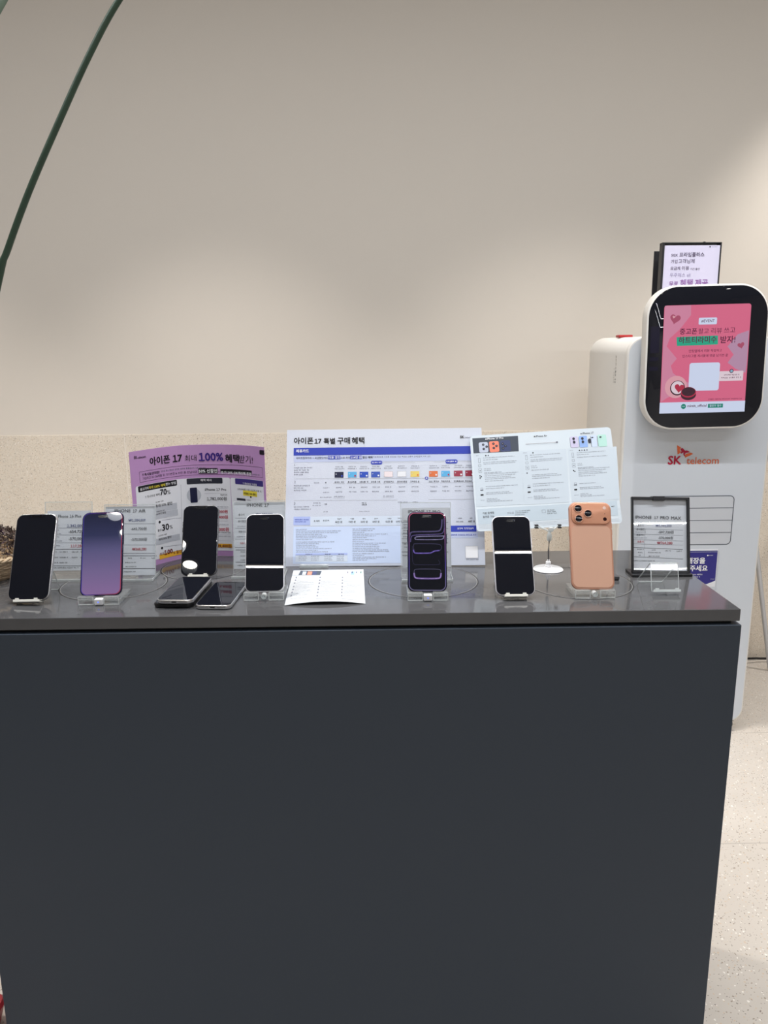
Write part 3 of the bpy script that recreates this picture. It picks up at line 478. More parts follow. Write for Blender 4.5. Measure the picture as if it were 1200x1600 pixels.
  ('t','-570,000원',10.53,76.74,33.77,'ink2',1,3,0.0),('t','₩193,000',10.41,56.73,33.75,'red',1,3,0.0),('t','공시할인',-25.57,101.44,15.98,'ink2',1,3,0.0),('g',-26.58,91.24,-9.64,2.2,'inkmid',2),
  ('t','제휴카드',-24.58,80.17,14.87,'ink2',1,3,0.0),('g',-28.07,70.14,-10.58,2.2,'inkmid',2),('t','최종가',-21.68,56.41,11.84,'red',1,3,0.0),('g',-20.66,39.38,-9.93,2.34,'ink2',2),
  ('g',-0.02,39.14,20.63,2.34,'ink2',2),('g',30.27,38.78,46.8,2.34,'ink2',2),('g',-20.71,31.11,-9.98,2.34,'ink2',2),('g',-0.07,30.87,20.58,2.34,'ink2',2),('g',30.22,30.52,46.75,2.34,'ink2',2),
  ('g',-20.75,22.85,-10.02,2.34,'ink2',2),('g',-0.12,22.6,20.53,2.34,'ink2',2),('g',30.17,22.25,46.69,2.34,'ink2',2),('g',-27.0,11.7,-0.18,2.76,'ink2',2),
 ],
 'tag_d': [
  ('t','IPHONE',-34.62,122.53,32.29,'ink2',1,3,0.0),('t','17',1.07,122.13,8.82,'ink2',1,3,0.0),('t','PRO',13.69,122.0,15.88,'ink2',1,3,0.0),('l',-47.99,104.37,44.94,103.34,0.68,'inkmid',1),
  ('l',-48.13,92.58,44.77,91.54,0.68,'inkmid',1),('l',-48.27,81.48,44.62,80.43,0.68,'inkmid',1),('l',-48.38,72.0,44.48,70.95,0.68,'inkmid',1),('l',-48.48,63.89,44.37,62.82,0.95,'ink2',1),
  ('l',-48.7,45.9,44.12,44.82,0.95,'ink2',1),('g',-44.57,106.02,-29.65,2.31,'ink2',2),('g',-44.66,98.84,-29.74,2.31,'ink2',2),('g',-44.72,93.69,-29.81,2.31,'ink2',2),
  ('g',-44.8,87.06,-29.89,2.31,'ink2',2),('g',-44.86,81.91,-29.95,2.31,'ink2',2),('g',-44.95,74.87,-30.04,2.31,'ink2',2),('g',-43.77,60.24,-27.51,2.31,'ink2',2),
  ('g',-43.84,54.16,-27.59,2.31,'ink2',2),('g',-47.03,36.95,-16.97,2.98,'ink2',2),('t','₩1,782,000',-5.25,105.66,35.28,'bluetext',1,3,0.0),('t','-648,000원',-5.4,94.14,35.27,'ink2',1,3,0.0),
  ('t','-570,000원',-5.55,82.62,35.26,'ink2',1,3,0.0),('t','₩564,000',-5.67,73.14,35.26,'red',1,3,0.0),
 ],
 'tag_e': [
  ('t','IPHONE',-48.01,106.98,32.26,'ink2',1,3,0.0),('t','17',-10.42,107.06,8.0,'ink2',1,3,0.0),('t','PRO',1.81,106.56,17.11,'ink2',1,3,0.0),('t','MAX',23.35,106.19,19.76,'ink2',1,3,0.0),
  ('l',-52.03,86.96,46.78,85.58,0.44,'inkmid',1),('l',-52.09,76.32,46.67,74.96,0.44,'inkmid',1),('l',-52.16,65.13,46.56,63.79,0.44,'inkmid',1),('l',-52.21,56.75,46.47,55.41,0.44,'inkmid',1),
  ('l',-52.26,49.49,45.83,46.82,0.78,'ink2',1),('l',-52.37,31.07,46.18,27.88,0.67,'ink2',1),('l',-28.13,87.31,-30.75,30.28,0.33,'inkmid',1),('t','출고가',-44.21,92.01,12.79,'ink2',1,3,0.0),
  ('t','₩1,932,000',-7.54,91.52,31.65,'bluetext',1,3,0.0),('t','공시할인',-45.93,84.36,16.45,'ink2',1,3,0.0),('g',-47.07,79.43,-28.73,1.78,'inkmid',2),('t','-597,720원',-2.43,78.5,30.4,'ink2',1,3,0.0),
  ('t','제휴카드',-46.0,73.05,16.11,'ink2',1,3,0.0),('g',-49.92,67.86,-24.93,1.78,'inkmid',2),('t','-570,000원',-2.74,67.09,29.39,'ink2',1,3,0.0),('t','최종가',-44.09,59.33,12.66,'red',1,3,0.0),
  ('t','₩764,280',-5.05,56.77,30.49,'red',1,3,0.0),('g',-43.96,44.59,-32.86,2.22,'ink2',2),('g',-15.68,43.67,-6.81,2.22,'ink2',2),('g',10.91,42.62,21.44,2.22,'ink2',2),
  ('g',33.61,42.18,41.92,2.22,'ink2',2),('g',-42.89,38.47,-34.57,2.22,'ink2',2),('g',-41.26,32.92,-36.05,2.22,'ink2',2),('g',-22.37,38.78,1.47,2.22,'ink2',2),('g',-21.87,31.31,-0.26,2.22,'ink2',2),
  ('g',-51.87,21.94,-10.3,2.22,'ink2',2),
 ],
 'display': [
  
  ('p',((-135.48,330.8),(-53.14,331.18),(-51.51,300.68),(-84.53,257.74),(-115.32,230.21),(-123.8,205.15),(-106.72,185.69),(-89.6,166.18),(-107.96,144.31),(-100.37,121.7),(-76.64,101.83),(-46.66,88.2),(-52.16,68.96),(-116.06,41.38),(-135.1,28.84)),'d_pink2',1),
  ('p',((99.69,237.35),(134.86,249.03),(134.65,147.78),(131.95,115.87),(100.26,129.48),(73.1,149.33),(90.9,174.36),(69.9,200.25)),'d_mauve',1),('c',-88.38,76.33,35.55,35.55,'d_pink3',2),
  ('r',-137.97,-7.95,137.33,27.28,'d_white',2),('h',-101.22,290.09,16.8,12,'d_heart',3),('h',-105.67,295.82,4.52,12,'d_pink3',4),('h',112.24,202.98,10.99,-14,'d_heart',3),
  ('q',-26.36,270.47,31.21,291.3,3.23,'d_white',3),('t','#EVENT',-18.22,277.35,41.71,'d_plum',1,5,0.0),('t','중고폰',-85.05,242.67,55.04,'d_plum',2,5,0.0),('t','팔고',-25.93,243.06,32.82,'d_plum',0,5,0.0),
  ('t','리뷰',15.18,243.27,33.45,'d_plum',0,5,0.0),('t','쓰고',54.99,243.52,36.02,'d_plum',0,5,0.0),('p',((-94.24,233.46),(36.86,235.17),(38.54,207.37),(-91.57,205.6)),'d_green',3),
  ('t','하트티라미수',-87.54,215.3,121.28,'d_plum',2,5,0.0),('t','받자!',45.29,212.89,47.71,'d_plum',2,5,0.0),('t','민팃앱에서 리뷰 작성하고',-52.75,184.97,105.06,'d_plum',1,5,0.0),
  ('t','인스타그램 게시물에 댓글 남기면 끝',-72.95,169.58,145.66,'d_plum',1,5,0.0),('q',-48.05,62.55,49.23,151.11,7.11,'d_white',3),('q',48.83,91.94,125.44,122.77,2.59,'d_pinkwhite',3),
  ('c',87.08,122.77,6.46,6.46,'d_plum',4),('c',87.08,122.77,4.2,4.2,'d_sky',5),('g',64.18,108.25,110.65,4.52,'d_plum',5),('g',55.63,99.15,118.4,5.17,'d_plum',5),
  ('c',-83.33,72.97,23.91,23.91,'d_dark',4),('c',-83.39,74.27,20.68,20.68,'d_pinkwhite',5),('h',-77.78,72.83,15.51,8,'d_red',6),('c',-47.25,50.05,24.56,16.8,'d_dark',7),
  ('c',-47.69,58.49,24.56,16.8,'d_red',8),('c',-47.8,60.44,21.97,14.22,'d_dark',9),('g',18.28,32.03,126.21,4.2,'d_plum',3),('c',-61.03,13.31,8.08,8.08,'d_green2',4),
  ('g',-66.93,12.0,-55.13,2.91,'d_white',5),('t','mintit_official',-48.47,11.04,61.63,'d_plum',2,4,0.0),('r',17.82,6.88,66.33,19.5,'d_green2',4),('t','팔로우 필수',22.92,10.57,38.67,'d_white',1,5,0.0),
 ],
 'top_sign': [
  ('t','5GX',-70.99,253.99,22.14,'plumgrey',2,3,0.0),('t','프라임플러스',-42.76,253.81,85.86,'plumgrey',2,3,0.0),('t','가입',-70.89,232.13,22.46,'plumgrey',1,3,0.0),
  ('t','고객님께',-45.1,231.96,56.03,'plumgrey',1,3,0.0),('t','요금제',-71.3,209.67,33.88,'plumgrey',1,3,0.0),('t','이용',-31.86,209.41,25.56,'plumgrey',1,3,0.0),
  ('t','기간 동안',-2.35,208.43,33.36,'plumgrey',1,3,0.0),('t','우주패스 all',-71.96,186.6,70.96,'violetgrey',0,3,0.0),('t','무료',-72.21,157.32,30.67,'violet2',2,3,0.0),
  ('t','혜택',-33.73,157.06,43.24,'violet2',2,3,0.0),('t','제공',17.61,156.72,45.22,'violet2',3,3,0.0),('c',60.85,284.67,2.51,2.51,'ink2',2),('g',66.41,283.4,84.93,1.95,'inkmid',2),
 ],
 'sticker': [
  ('t','매장을',-15.9,87.17,64.65,'white',3,3,0.0),('t','주세요',-3.89,60.04,63.14,'white',3,3,0.0),('c',55.95,114.86,2.49,2.49,'white',3),('g',59.26,113.58,73.74,2.49,'white',2),
  ('g',1.38,42.88,42.97,4.97,'white',2),('g',-2.11,34.31,35.33,4.97,'white',2),('g',73.44,26.85,85.94,2.49,'white',2),('o',-79.24,-11.13,95.04,128.39,5.8,1.24,'silver',2),
 ],
 'logo': [
  ('p',((-58.18,65.8),(-44.19,58.06),(-47.91,48.68),(-42.97,41.62),(-50.93,35.27),(-54.5,34.7)),'sk_orange',1),
  ('p',((-40.13,57.22),(-29.75,47.1),(-33.34,41.52),(-42.56,35.99),(-44.03,39.62),(-41.67,45.61),(-45.65,50.67)),'sk_red',1),
  ('p',((-31.67,45.92),(-23.79,47.84),(-11.29,41.7),(-27.09,38.45),(-29.53,33.45),(-27.03,26.99),(-32.44,29.46),(-35.33,35.92)),'sk_red',1),
  ('p',((-25.89,35.82),(-8.13,39.66),(-1.19,35.58),(-7.51,31.62),(-27.9,22.57),(-29.22,29.43)),'sk_orange',1),('t','SK',-85.59,0.57,45.69,'sk_red',3,3,0.0),
  ('t','telecom',-21.83,0.73,110.83,'sk_orange',1,3,0.0),
 ],
}

# ------------------------------------------------------------------ printing
INK = dict(ink=(22, 20, 28), ink2=(44, 46, 58), inkmid=(116, 119, 134), grey=(158, 160, 168), silver=(196, 199, 206), white=(248, 248, 250),
  paper=(236, 237, 241), violet=(58, 36, 128), yellow=(246, 226, 70), amber=(250, 190, 60), darkred=(120, 22, 30), red=(190, 40, 66), indigo=(58, 46, 124), navy=(26, 30, 62),
  blue=(48, 66, 178), ice=(196, 204, 232), ice2=(206, 220, 246), icelight=(214, 224, 238), periwinkle=(176, 190, 236), sky=(96, 178, 226), cobalt=(42, 78, 184), cobalt2=(60, 88, 180),
  pinkwhite=(240, 226, 228), gold=(232, 206, 110), orange=(222, 116, 66), maroon=(158, 54, 76), crimson=(150, 34, 62),
  slate=(66, 74, 86), silverblue=(190, 198, 216), salmon=(236, 136, 112), navy2=(62, 72, 112), lilac=(206, 200, 228), bluepale=(150, 182, 236), bluewhite=(206, 220, 246), mint=(184, 226, 216),
  bluegrey=(204, 215, 225), bluegrey2=(196, 210, 221), bluetext=(60, 74, 132), plumgrey=(86, 76, 104), violetgrey=(140, 132, 172), violet2=(142, 96, 164), sk_red=(186, 16, 60), sk_orange=(232, 112, 66))
GLOW = dict(d_pink=(214, 104, 136), d_pink2=(206, 132, 160), d_pink3=(218, 158, 170), d_mauve=(180, 140, 168), d_white=(206, 216, 240), d_heart=(168, 78, 106), d_plum=(84, 24, 58),
  d_green=(40, 164, 132), d_green2=(18, 128, 108), d_pinkwhite=(222, 204, 214), d_dark=(64, 38, 50), d_red=(176, 48, 74), d_sky=(130, 176, 200))
def ink(name):
    if name in INK: return mat('print '+name.replace('_', ' '), INK[name], rough=.42, spec=.4)
    return emission('screen '+name[2:], GLOW[name], .9, .02)

_glyphs = {}
def raw_glyphs(body):
    key = ('raw', body)
    if key not in _glyphs:
        c = bpy.data.curves.new('word', 'FONT'); c.body = body; c.size = 1; c.resolution_u = 2; c.fill_mode = 'FRONT'
        o = bpy.data.objects.new('word', c); COL.objects.link(o)
        bpy.context.view_layer.update()
        me = bpy.data.meshes.new_from_object(o.evaluated_get(bpy.context.evaluated_depsgraph_get()))
        _glyphs[key] = ([(v.co.x, v.co.y) for v in me.vertices], [tuple(p.vertices) for p in me.polygons])
        bpy.data.objects.remove(o); bpy.data.curves.remove(c); bpy.data.meshes.remove(me)
    return _glyphs[key]

def text_mesh(body, bold):
    """flat outline of a line of print: (vertices, faces, x0, x1, y0, y1) at font size 1"""
    key = (body, bold)
    if key in _glyphs: return _glyphs[key]
    vs, fs, x = [], [], 0.0
    run = ''; parts = []
    for ch in body:                      # the figure one is set from the wide figures, which have its flag and foot
        if ch == '1':
            if run: parts.append(run)
            parts.append('1'); run = ''
        else: run += ch
    if run: parts.append(run)
    for p in parts:
        gv, gf = raw_glyphs('\uff11' if p == '1' else p.strip() or '.')
        if not p.strip(): x += .28*len(p); continue
        x += .28*(len(p)-len(p.lstrip()))
        k = .93 if p == '1' else 1
        x0 = min(v[0] for v in gv); n = len(vs)
        vs += [(x+(a-x0)*k+.035, b_*k, 0) for a, b_ in gv]; fs += [tuple(n+i for i in f) for f in gf]
        x = max(v[0] for v in vs)+.035+.28*(len(p)-len(p.rstrip()))
    r = (0, .008, .016, .026)[bold]
    if r:
        base, bf_ = vs, fs; vs, fs = [], []
        for q in range(4 if bold == 1 else 8):
            a = 2*math.pi*(q+.5)/(4 if bold == 1 else 8); n = len(vs)
            vs += [(u+r*math.cos(a), v+r*math.sin(a), q+1) for u, v, _ in base]; fs += [tuple(n+i for i in f) for f in bf_]
        n = len(vs); vs += base; fs += [tuple(n+i for i in f) for f in bf_]
    xs = [v[0] for v in vs]; ys = [v[1] for v in vs]
    _glyphs[key] = (vs, fs, min(xs), max(xs), min(ys), max(ys))
    return _glyphs[key]

# strokes of print too small to read: (x0, y0, x1, y1) in a character's box
SMALL = [((0, .72, .62, .95), (.2, .1, .42, .55), (.74, 0, .95, 1)), ((0, .1, .6, .32), (0, .62, .6, .84), (.76, 0, .96, 1)), ((.05, .4, .6, .9), (.74, .05, .94, 1)), ((.1, .55, .9, 1), (0, .2, 1, .4), (.4, 0, .6, .2)), ((.1, .75, .9, .95), (0, .42, 1, .6), (.15, 0, .85, .24))]

class Sheet:
    """a printed sheet: stock of real thickness with its print on the face, all ONE mesh"""
    def __init__(s, place, seed=1, step=.006, eps=.00022):
        s.f = place; s.v = []; s.fc = []; s.mi = []; s.mats = []; s.step = step; s.eps = eps; s.rnd = random.Random(seed); s.bend = hasattr(place, 'length') or place.__qualname__.startswith('lifted')
    def m(s, material):
        if material not in s.mats: s.mats.append(material)
        return s.mats.index(material)
    def poly(s, pts, material, layer):
        k = len(s.v); s.v += [s.f(u, v, layer*s.eps) for u, v in pts]
        s.fc.append(tuple(range(k, k+len(pts)))); s.mi.append(s.m(material))
    def cols(s, u0, u1, lo, hi, material, layer, ends=0.0):
        """area between lo(u) and hi(u)"""
        n = max(1, int((u1-u0)/s.step)) if s.bend else 1
        us = [u0+(u1-u0)*i/n for i in range(n+1)]
        if callable(lo):
            e = ends or (u1-u0)/2
            us = sorted(set([u0+e*(1-math.cos(math.pi/2*i/6)) for i in range(7)]+[u1-e*(1-math.cos(math.pi/2*i/6)) for i in range(7)]+[u for u in us if u0+e < u < u1-e]))
            us = [u for i, u in enumerate(us) if i == 0 or u-us[i-1] > 1e-7]; n = len(us)-1
        k = len(s.v); L = layer*s.eps
        rows = 1 if not (s.bend and not hasattr(s.f, 'length')) else 8
        for i in range(n+1):
            u = us[i]
            a = lo(u) if callable(lo) else lo; b = hi(u) if callable(hi) else hi
            for j in range(rows+1): s.v.append(s.f(u, a+(b-a)*j/rows, L))
        for i in range(n):
            for j in range(rows):
                a = k+i*(rows+1)+j
                s.fc.append((a, a+rows+1, a+rows+2, a+1)); s.mi.append(s.m(material))
    def rrect(s, u0, v0, u1, v1, r, material, layer):
        if not s.bend:
            return s.poly(rr(u1-u0, v1-v0, r, 5, (u0+u1)/2, (v0+v1)/2), material, layer)
        r = min(r, (u1-u0)/2, (v1-v0)/2)
        def ins(u):
            d = max(0, min(u-u0, u1-u))
            return 0 if d >= r else r-math.sqrt(max(0, r*r-(r-d)**2))
        s.cols(u0, u1, lambda u: v0+ins(u), lambda u: v1-ins(u), material, layer, r)
    def stock(s, W, H, t, material, r=0.0):
        """the sheet itself: face, back and edge"""
        n = max(2, int(W/s.step)) if s.bend else 1
        if r and not s.bend:
            o = rr(W, H, r, 6, 0, H/2); k = len(s.v); q = len(o)
            s.v += [s.f(u, v, 0) for u, v in o] + [s.f(u, v, -t) for u, v in o]; mi = s.m(material)
            s.fc += [tuple(range(k, k+q)), tuple(range(k+2*q-1, k+q-1, -1))] + [(k+i, k+q+i, k+q+(i+1) % q, k+(i+1) % q) for i in range(q)]
            s.mi += [mi]*(q+2)
            return
        rows = 12 if (s.bend and not hasattr(s.f, 'length')) else 1
        k = len(s.v); mi = s.m(material)
        for d in (0, -t):
            for i in range(n+1):
                for j in range(rows+1): s.v.append(s.f(-W/2+W*i/n, H*j/rows, d))
        S = (n+1)*(rows+1); R = rows+1
        for i in range(n):
            for j in range(rows):
                a = k+i*R+j
                s.fc += [(a, a+R, a+R+1, a+1), (S+a, S+a+1, S+a+R+1, S+a+R)]; s.mi += [mi, mi]
        for i in range(n):
            a = k+i*R; b = a+rows
            s.fc += [(a, S+a, S+a+R, a+R), (b, b+R, S+b+R, S+b)]; s.mi += [mi, mi]
        for j in range(rows):
            a = k+j; b = k+n*R+j
            s.fc += [(a, a+1, S+a+1, S+a), (b, S+b, S+b+1, b+1)]; s.mi += [mi, mi]
    def text(s, body, u, v, w, h, material, bold, layer):
        vs, fs, x0, x1, y0, y1 = text_mesh(body, bold)
        k = len(s.v); q = w/(x1-x0); mi = s.m(material)
        s.v += [s.f(u+(a-x0)*q, v+b*q, layer*s.eps+c*1.6e-5) for a, b, c in vs]
        for f in fs: s.fc.append(tuple(k+i for i in f)); s.mi.append(mi)
    def smallprint(s, u0, v0, u1, h, material, layer):
        u = u0; left = s.rnd.randint(2, 6)
        while u < u1:
            cw = h*s.rnd.uniform(.6, .85)
            q = [(a*cw, b_*h, c*cw, d*h) for a, b_, c, d in SMALL[s.rnd.randrange(len(SMALL))]]
            for a, b_, c, d in q: s.poly([(u+a, v0+b_), (u+c, v0+b_), (u+c, v0+d), (u+a, v0+d)], material, layer)
            u += cw+h*.28; left -= 1
            if left == 0: u += h*.5; left = s.rnd.randint(2, 6)
    def prints(s, items):
        for it in items:
            k = it[0]
            if k in 'rqol' or k == 'g' or k == 'c' or k == 'h':
                a = [x*.001 if isinstance(x, (int, float)) else x for x in it[1:-2]]; M = ink(it[-2]); L = it[-1]
                if k == 'r':
                    if s.bend: s.cols(a[0], a[2], a[1], a[3], M, L)
                    else: s.poly([(a[0], a[1]), (a[2], a[1]), (a[2], a[3]), (a[0], a[3])], M, L)
                elif k == 'q': s.rrect(*a[:5], M, L)
                elif k == 'o':
                    w = a[5]
                    for q in ((a[0], a[1], a[2], a[1]+w), (a[0], a[3]-w, a[2], a[3]), (a[0], a[1], a[0]+w, a[3]), (a[2]-w, a[1], a[2], a[3])):
                        if s.bend: s.cols(q[0], q[2], q[1], q[3], M, L)
                        else: s.poly([(q[0], q[1]), (q[2], q[1]), (q[2], q[3]), (q[0], q[3])], M, L)
                elif k == 'l':
                    dx, dy = a[2]-a[0], a[3]-a[1]; d = math.hypot(dx, dy); px, py = -dy/d*a[4]/2, dx/d*a[4]/2
                    n = max(1, int(abs(dx)/s.step)) if s.bend else 1
                    for i in range(n):
                        p, q = (a[0]+dx*i/n, a[1]+dy*i/n), (a[0]+dx*(i+1)/n, a[1]+dy*(i+1)/n)
                        s.poly([(p[0]-px, p[1]-py), (q[0]-px, q[1]-py), (q[0]+px, q[1]+py), (p[0]+px, p[1]+py)], M, L)
                elif k == 'c' and s.bend and hasattr(s.f, 'length'):
                    e = lambda u: a[3]*math.sqrt(max(0, 1-((u-a[0])/a[2])**2))
                    s.cols(a[0]-a[2], a[0]+a[2], lambda u: a[1]-e(u), lambda u: a[1]+e(u), M, L)
                elif k == 'c':
                    s.poly([(a[0]+a[2]*math.cos(2*math.pi*i/24), a[1]+a[3]*math.sin(2*math.pi*i/24)) for i in range(24)], M, L)
                elif k == 'g': s.smallprint(a[0], a[1], a[2], a[3], M, L)
                elif k == 'h':
                    an = -math.radians(it[4]); pts = []
                    for i in range(28):
                        t = 2*math.pi*i/28
                        x = 16*math.sin(t)**3/16; y = (13*math.cos(t)-5*math.cos(2*t)-2*math.cos(3*t)-math.cos(4*t))/16
                        pts.append((a[0]+a[2]*(x*math.cos(an)-y*math.sin(an)), a[1]+a[2]*(x*math.sin(an)+y*math.cos(an))))
                    s.poly(pts[::-1], M, L)
            elif k == 'p': s.poly([(x*.001, y*.001) for x, y in it[1]], ink(it[2]), it[3])
            elif k == 't': s.text(it[1], it[2]*.001, it[3]*.001, it[4]*.001, it[8]*.001, ink(it[5]), it[6], it[7])
    def build(s, name, parent=None):
        me = bpy.data.meshes.new(name); me.from_pydata(s.v, [], s.fc)
        for m in s.mats: me.materials.append(m)
        for p, i in zip(me.polygons, s.mi): p.material_index = i
        me.update()
        o = bpy.data.objects.new(name, me); COL.objects.link(o)
        if parent is not None: o.parent = parent
        return o

# ------------------------------------------------------------------ shared materials
ACRYL = clear_plastic('clear acrylic sheet', (.985, .99, .99), 1.45, .04)
ACRYL_EDGE = clear_plastic('clear acrylic edge', (.9, .93, .94), 1.6, .45, .08)
ACRYL_BLOCK = clear_plastic('clear acrylic block', (.955, .965, .965), 1.55, .08)
BLOCK_EDGE = clear_plastic('clear block cut edge', (.95, .96, .96), 1.6, .72, .08)
BLACK_GLASS = mat('black screen glass', (20, 22, 30), rough=.008, spec=.5)
PAPER = mat('white paper stock', (222, 224, 230), rough=.5, spec=.35)
GLOSSPAPER = mat('laminated paper stock', (214, 224, 232), rough=.22, spec=.4)
BLACK_PL = mat('black plastic', (24, 25, 30), rough=.38)
WHITE_PL = mat('white plastic', (236, 236, 238), rough=.35)
STEEL = mat('brushed steel', (176, 176, 178), rough=.28, metal=1)

# ------------------------------------------------------------------ the room
WALL_Y, X0, X1, Y0 = 3.26, -4.2, 4.6, -7.4
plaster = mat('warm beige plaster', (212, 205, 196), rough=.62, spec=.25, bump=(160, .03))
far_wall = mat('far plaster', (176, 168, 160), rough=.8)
floor_m = terrazzo('terrazzo floor', (204, 197, 189), 1, 1.932, .634, .004, 120, .4, .72)
panel_m = terrazzo('terrazzo wainscot', (222, 212, 198), 0, -1.051, .58, .003, 170, .5, 2, .16)
b = MB().box(X0, X1, Y0, WALL_Y+.1, -.08, 0); tag(b.build('floor', floor_m), kind='structure')
b = MB().box(X0, X1, WALL_Y, WALL_Y+.1, 0, CEIL); tag(b.build('wall_back', plaster), kind='structure')
b = MB().box(X0, X1, WALL_Y-.006, WALL_Y, 0, 1.043); tag(b.build('trim_1', panel_m), kind='structure')
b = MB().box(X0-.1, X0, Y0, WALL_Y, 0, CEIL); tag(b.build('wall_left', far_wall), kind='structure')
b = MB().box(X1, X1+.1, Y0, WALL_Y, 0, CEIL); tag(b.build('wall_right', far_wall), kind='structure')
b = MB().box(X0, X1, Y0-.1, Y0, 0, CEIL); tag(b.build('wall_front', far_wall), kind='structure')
b = MB().box(X0, X1, Y0, WALL_Y, CEIL, CEIL+.1); tag(b.build('ceiling', mat('ceiling paint', (150, 148, 146), rough=.9)), kind='structure')

lamp_on = emission('lamp lens', (255, 250, 240), 40)
line_on = emission('linear lamp lens', (255, 246, 232), 14)
trim_m = mat('lamp trim', (225, 225, 225), rough=.4)
DL = ['round ceiling downlight far over the left front', 'round ceiling downlight nearer the middle over the left front', 'round ceiling downlight over the shop floor before the counter', 'round ceiling downlight before the white kiosk',
      'round ceiling downlight next to the wall beside the white kiosk', 'round ceiling downlight by the wall past the basket end of the counter', 'round ceiling downlight by the wall behind the phone with purple screen', 'round ceiling downlight by the wall behind the framed price sign']
for (x, y, w, cone, colr, tip), lab in zip(DOWN, DL):
    e = tag(empty('ceiling_downlight', (x, y, CEIL-.012)), lab, 'ceiling light', 'ceiling downlights')
    MB().lathe([(.062, .0), (.062, .012), (.048, .012), (.048, .0), (.062, 0)], n=32, caps=False).build('trim_ring', trim_m, e)
    MB().lathe([(0, .004), (.047, .004), (.047, .0115), (0, .0115)], n=32).build('lens', lamp_on, e)
    ld = bpy.data.lights.new('downlight_beam', 'SPOT'); ld.energy = w; ld.spot_size = math.radians(cone); ld.spot_blend = .6; ld.shadow_soft_size = .05; ld.color = colr
    lo = bpy.data.objects.new('downlight_beam', ld); COL.objects.link(lo); lo.parent = e; lo.location = (0, 0, -.02); lo.rotation_euler = (math.radians(tip), 0, 0)
for (a, c, y, w), lab in zip(LINEAR, ['long linear ceiling lamp just before the counter', 'added linear ceiling lamp above the counter evening out the wall light', 'linear ceiling lamp halfway down the shop', 'linear ceiling lamp at the far end of the shop']):
    e = tag(empty('linear_lamp', ((a+c)/2, y, CEIL-.02)), lab, 'ceiling light')
    h = (c-a)/2
    MB().box(-h, h, -.016, .016, .004, .02).build('housing', mat('grey lamp housing', (90, 90, 92), rough=.5), e)
    MB().box(-h+.01, h-.01, -.006, .006, 0, .0035).build('lens', line_on, e)
    ld = bpy.data.lights.new('linear_glow', 'AREA'); ld.shape = 'RECTANGLE'; ld.size = 2*h; ld.size_y = .012; ld.energy = w; ld.color = NEUT
    lo = bpy.data.objects.new('linear_glow', ld); COL.objects.link(lo); lo.parent = e; lo.location = (0, 0, -.004)

# ------------------------------------------------------------------ the counter
CT = .95
slab_m = mat('dark stone worktop', (80, 80, 82), rough=.075, spec=.5, noise=(14, .22))
body_m = mat('charcoal laminate', (54, 62, 73), rough=.55, spec=.35)
counter = tag(empty('display_counter', (-.04, 1.45, 0)), 'long charcoal display counter with dark grey stone worktop', 'counter')
cx = lambda v: v+.04
cy = lambda v: v-1.45
MB().box(cx(-.720), cx(.637), cy(1.252), cy(1.632), 0, .922).build('body', body_m, counter, bevel=.0015)
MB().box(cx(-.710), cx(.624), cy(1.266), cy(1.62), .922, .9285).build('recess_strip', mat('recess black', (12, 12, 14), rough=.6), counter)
MB().box(cx(-.960), cx(.634), cy(1.254), cy(1.652), .9285, CT).build('worktop', slab_m, counter, bevel=.0012)
ring_d = mat('inset ring seam', (26, 26, 28), rough=.5); ring_l = mat('inset ring lip', (150, 150, 150), rough=.4)
for x, y, r in ((-.507, 1.443, .100), (-.355, 1.552, .088), (.0955, 1.443, .107), (.394, 1.418, .102)):
    m = MB(); m.ring((0, 0, 0), r, .0022, h=.0002); m.cur = 1; m.ring((0, 0, 0), r-.0018, .0009, h=.0003)
    o = m.build('inset_ring', [ring_d, ring_l], counter); o.location = (cx(x), cy(y), CT)

# ------------------------------------------------------------------ printed sheets and their stands
def printed(name, key, t, material, seed, r=0.0, parent=None):
    f, w, h = SHEET[key]
    s = Sheet(f, seed); s.stock(w, h, t, material, r); s.prints(PRINT[key])
    return s.build(name, parent)

tag(printed('curved_poster', 'poster', .0006, mat('lavender paper stock', (196, 152, 202), rough=.5, spec=.3), 3),
    'lavender paper poster standing in a curve against the wall', 'poster')

board = empty('display_board', SHEET['board'][0](0, 0, -.004))
tag(board, 'wide white foam board poster with rows of payment cards', 'poster')
bf, bw, bh = SHEET['board']
s = Sheet(bf, 5); s.stock(bw, bh, .0035, mat('laminated board face', (208, 213, 226), rough=.2, spec=.45, bump=(420, .10))); s.prints(PRINT['board'])
def keep(o, parent):
    o.parent = parent; o.matrix_parent_inverse = parent.matrix_basis.inverted() if parent.rotation_euler.to_matrix() != Matrix.Identity(3) else Matrix.Translation(-parent.location)
    return o
keep(s.build('printed_panel'), board)
m = MB(); p0, p1 = Vector(bf(0, .20, -.0037)), Vector((bf(0, 0, 0)[0]+.004, bf(0, 0, 0)[1]+.098, CT+.0006))
ex = Vector((.03, 0, 0)); m.loft([[p0-ex, p0+ex, p0+ex+Vector((0, .002, .0008)), p0-ex+Vector((0, .002, .0008))], [p1-ex, p1+ex, p1+ex+Vector((0, .002, .0)), p1-ex+Vector((0, .002, .0))]])
keep(m.build('back_strut', PAPER), board)
m = MB()
for u in (-.17, -.125):
    a = Vector(bf(u, .0, .006)); m.box(a.x-.004, a.x+.004, a.y-.004, a.y+.012, CT+.0002, CT+.004)
a = Vector(bf(-.147, 0, .006)); m.box(a.x-.03, a.x+.03, a.y-.0045, a.y-.002, CT+.0002, CT+.006)
keep(m.build('foot_clip', ACRYL_EDGE), board)

tag(printed('flyer', 'flyer', .0007, GLOSSPAPER, 7, .008), 'pale blue flyer with three columns held up by a clip stand', 'flyer')
tag(printed('leaflet', 'leaflet', .0004, mat('matt paper stock', (192, 196, 200), rough=.6, spec=.2), 9), 'small white leaflet lying flat at the counter front edge', 'leaflet')

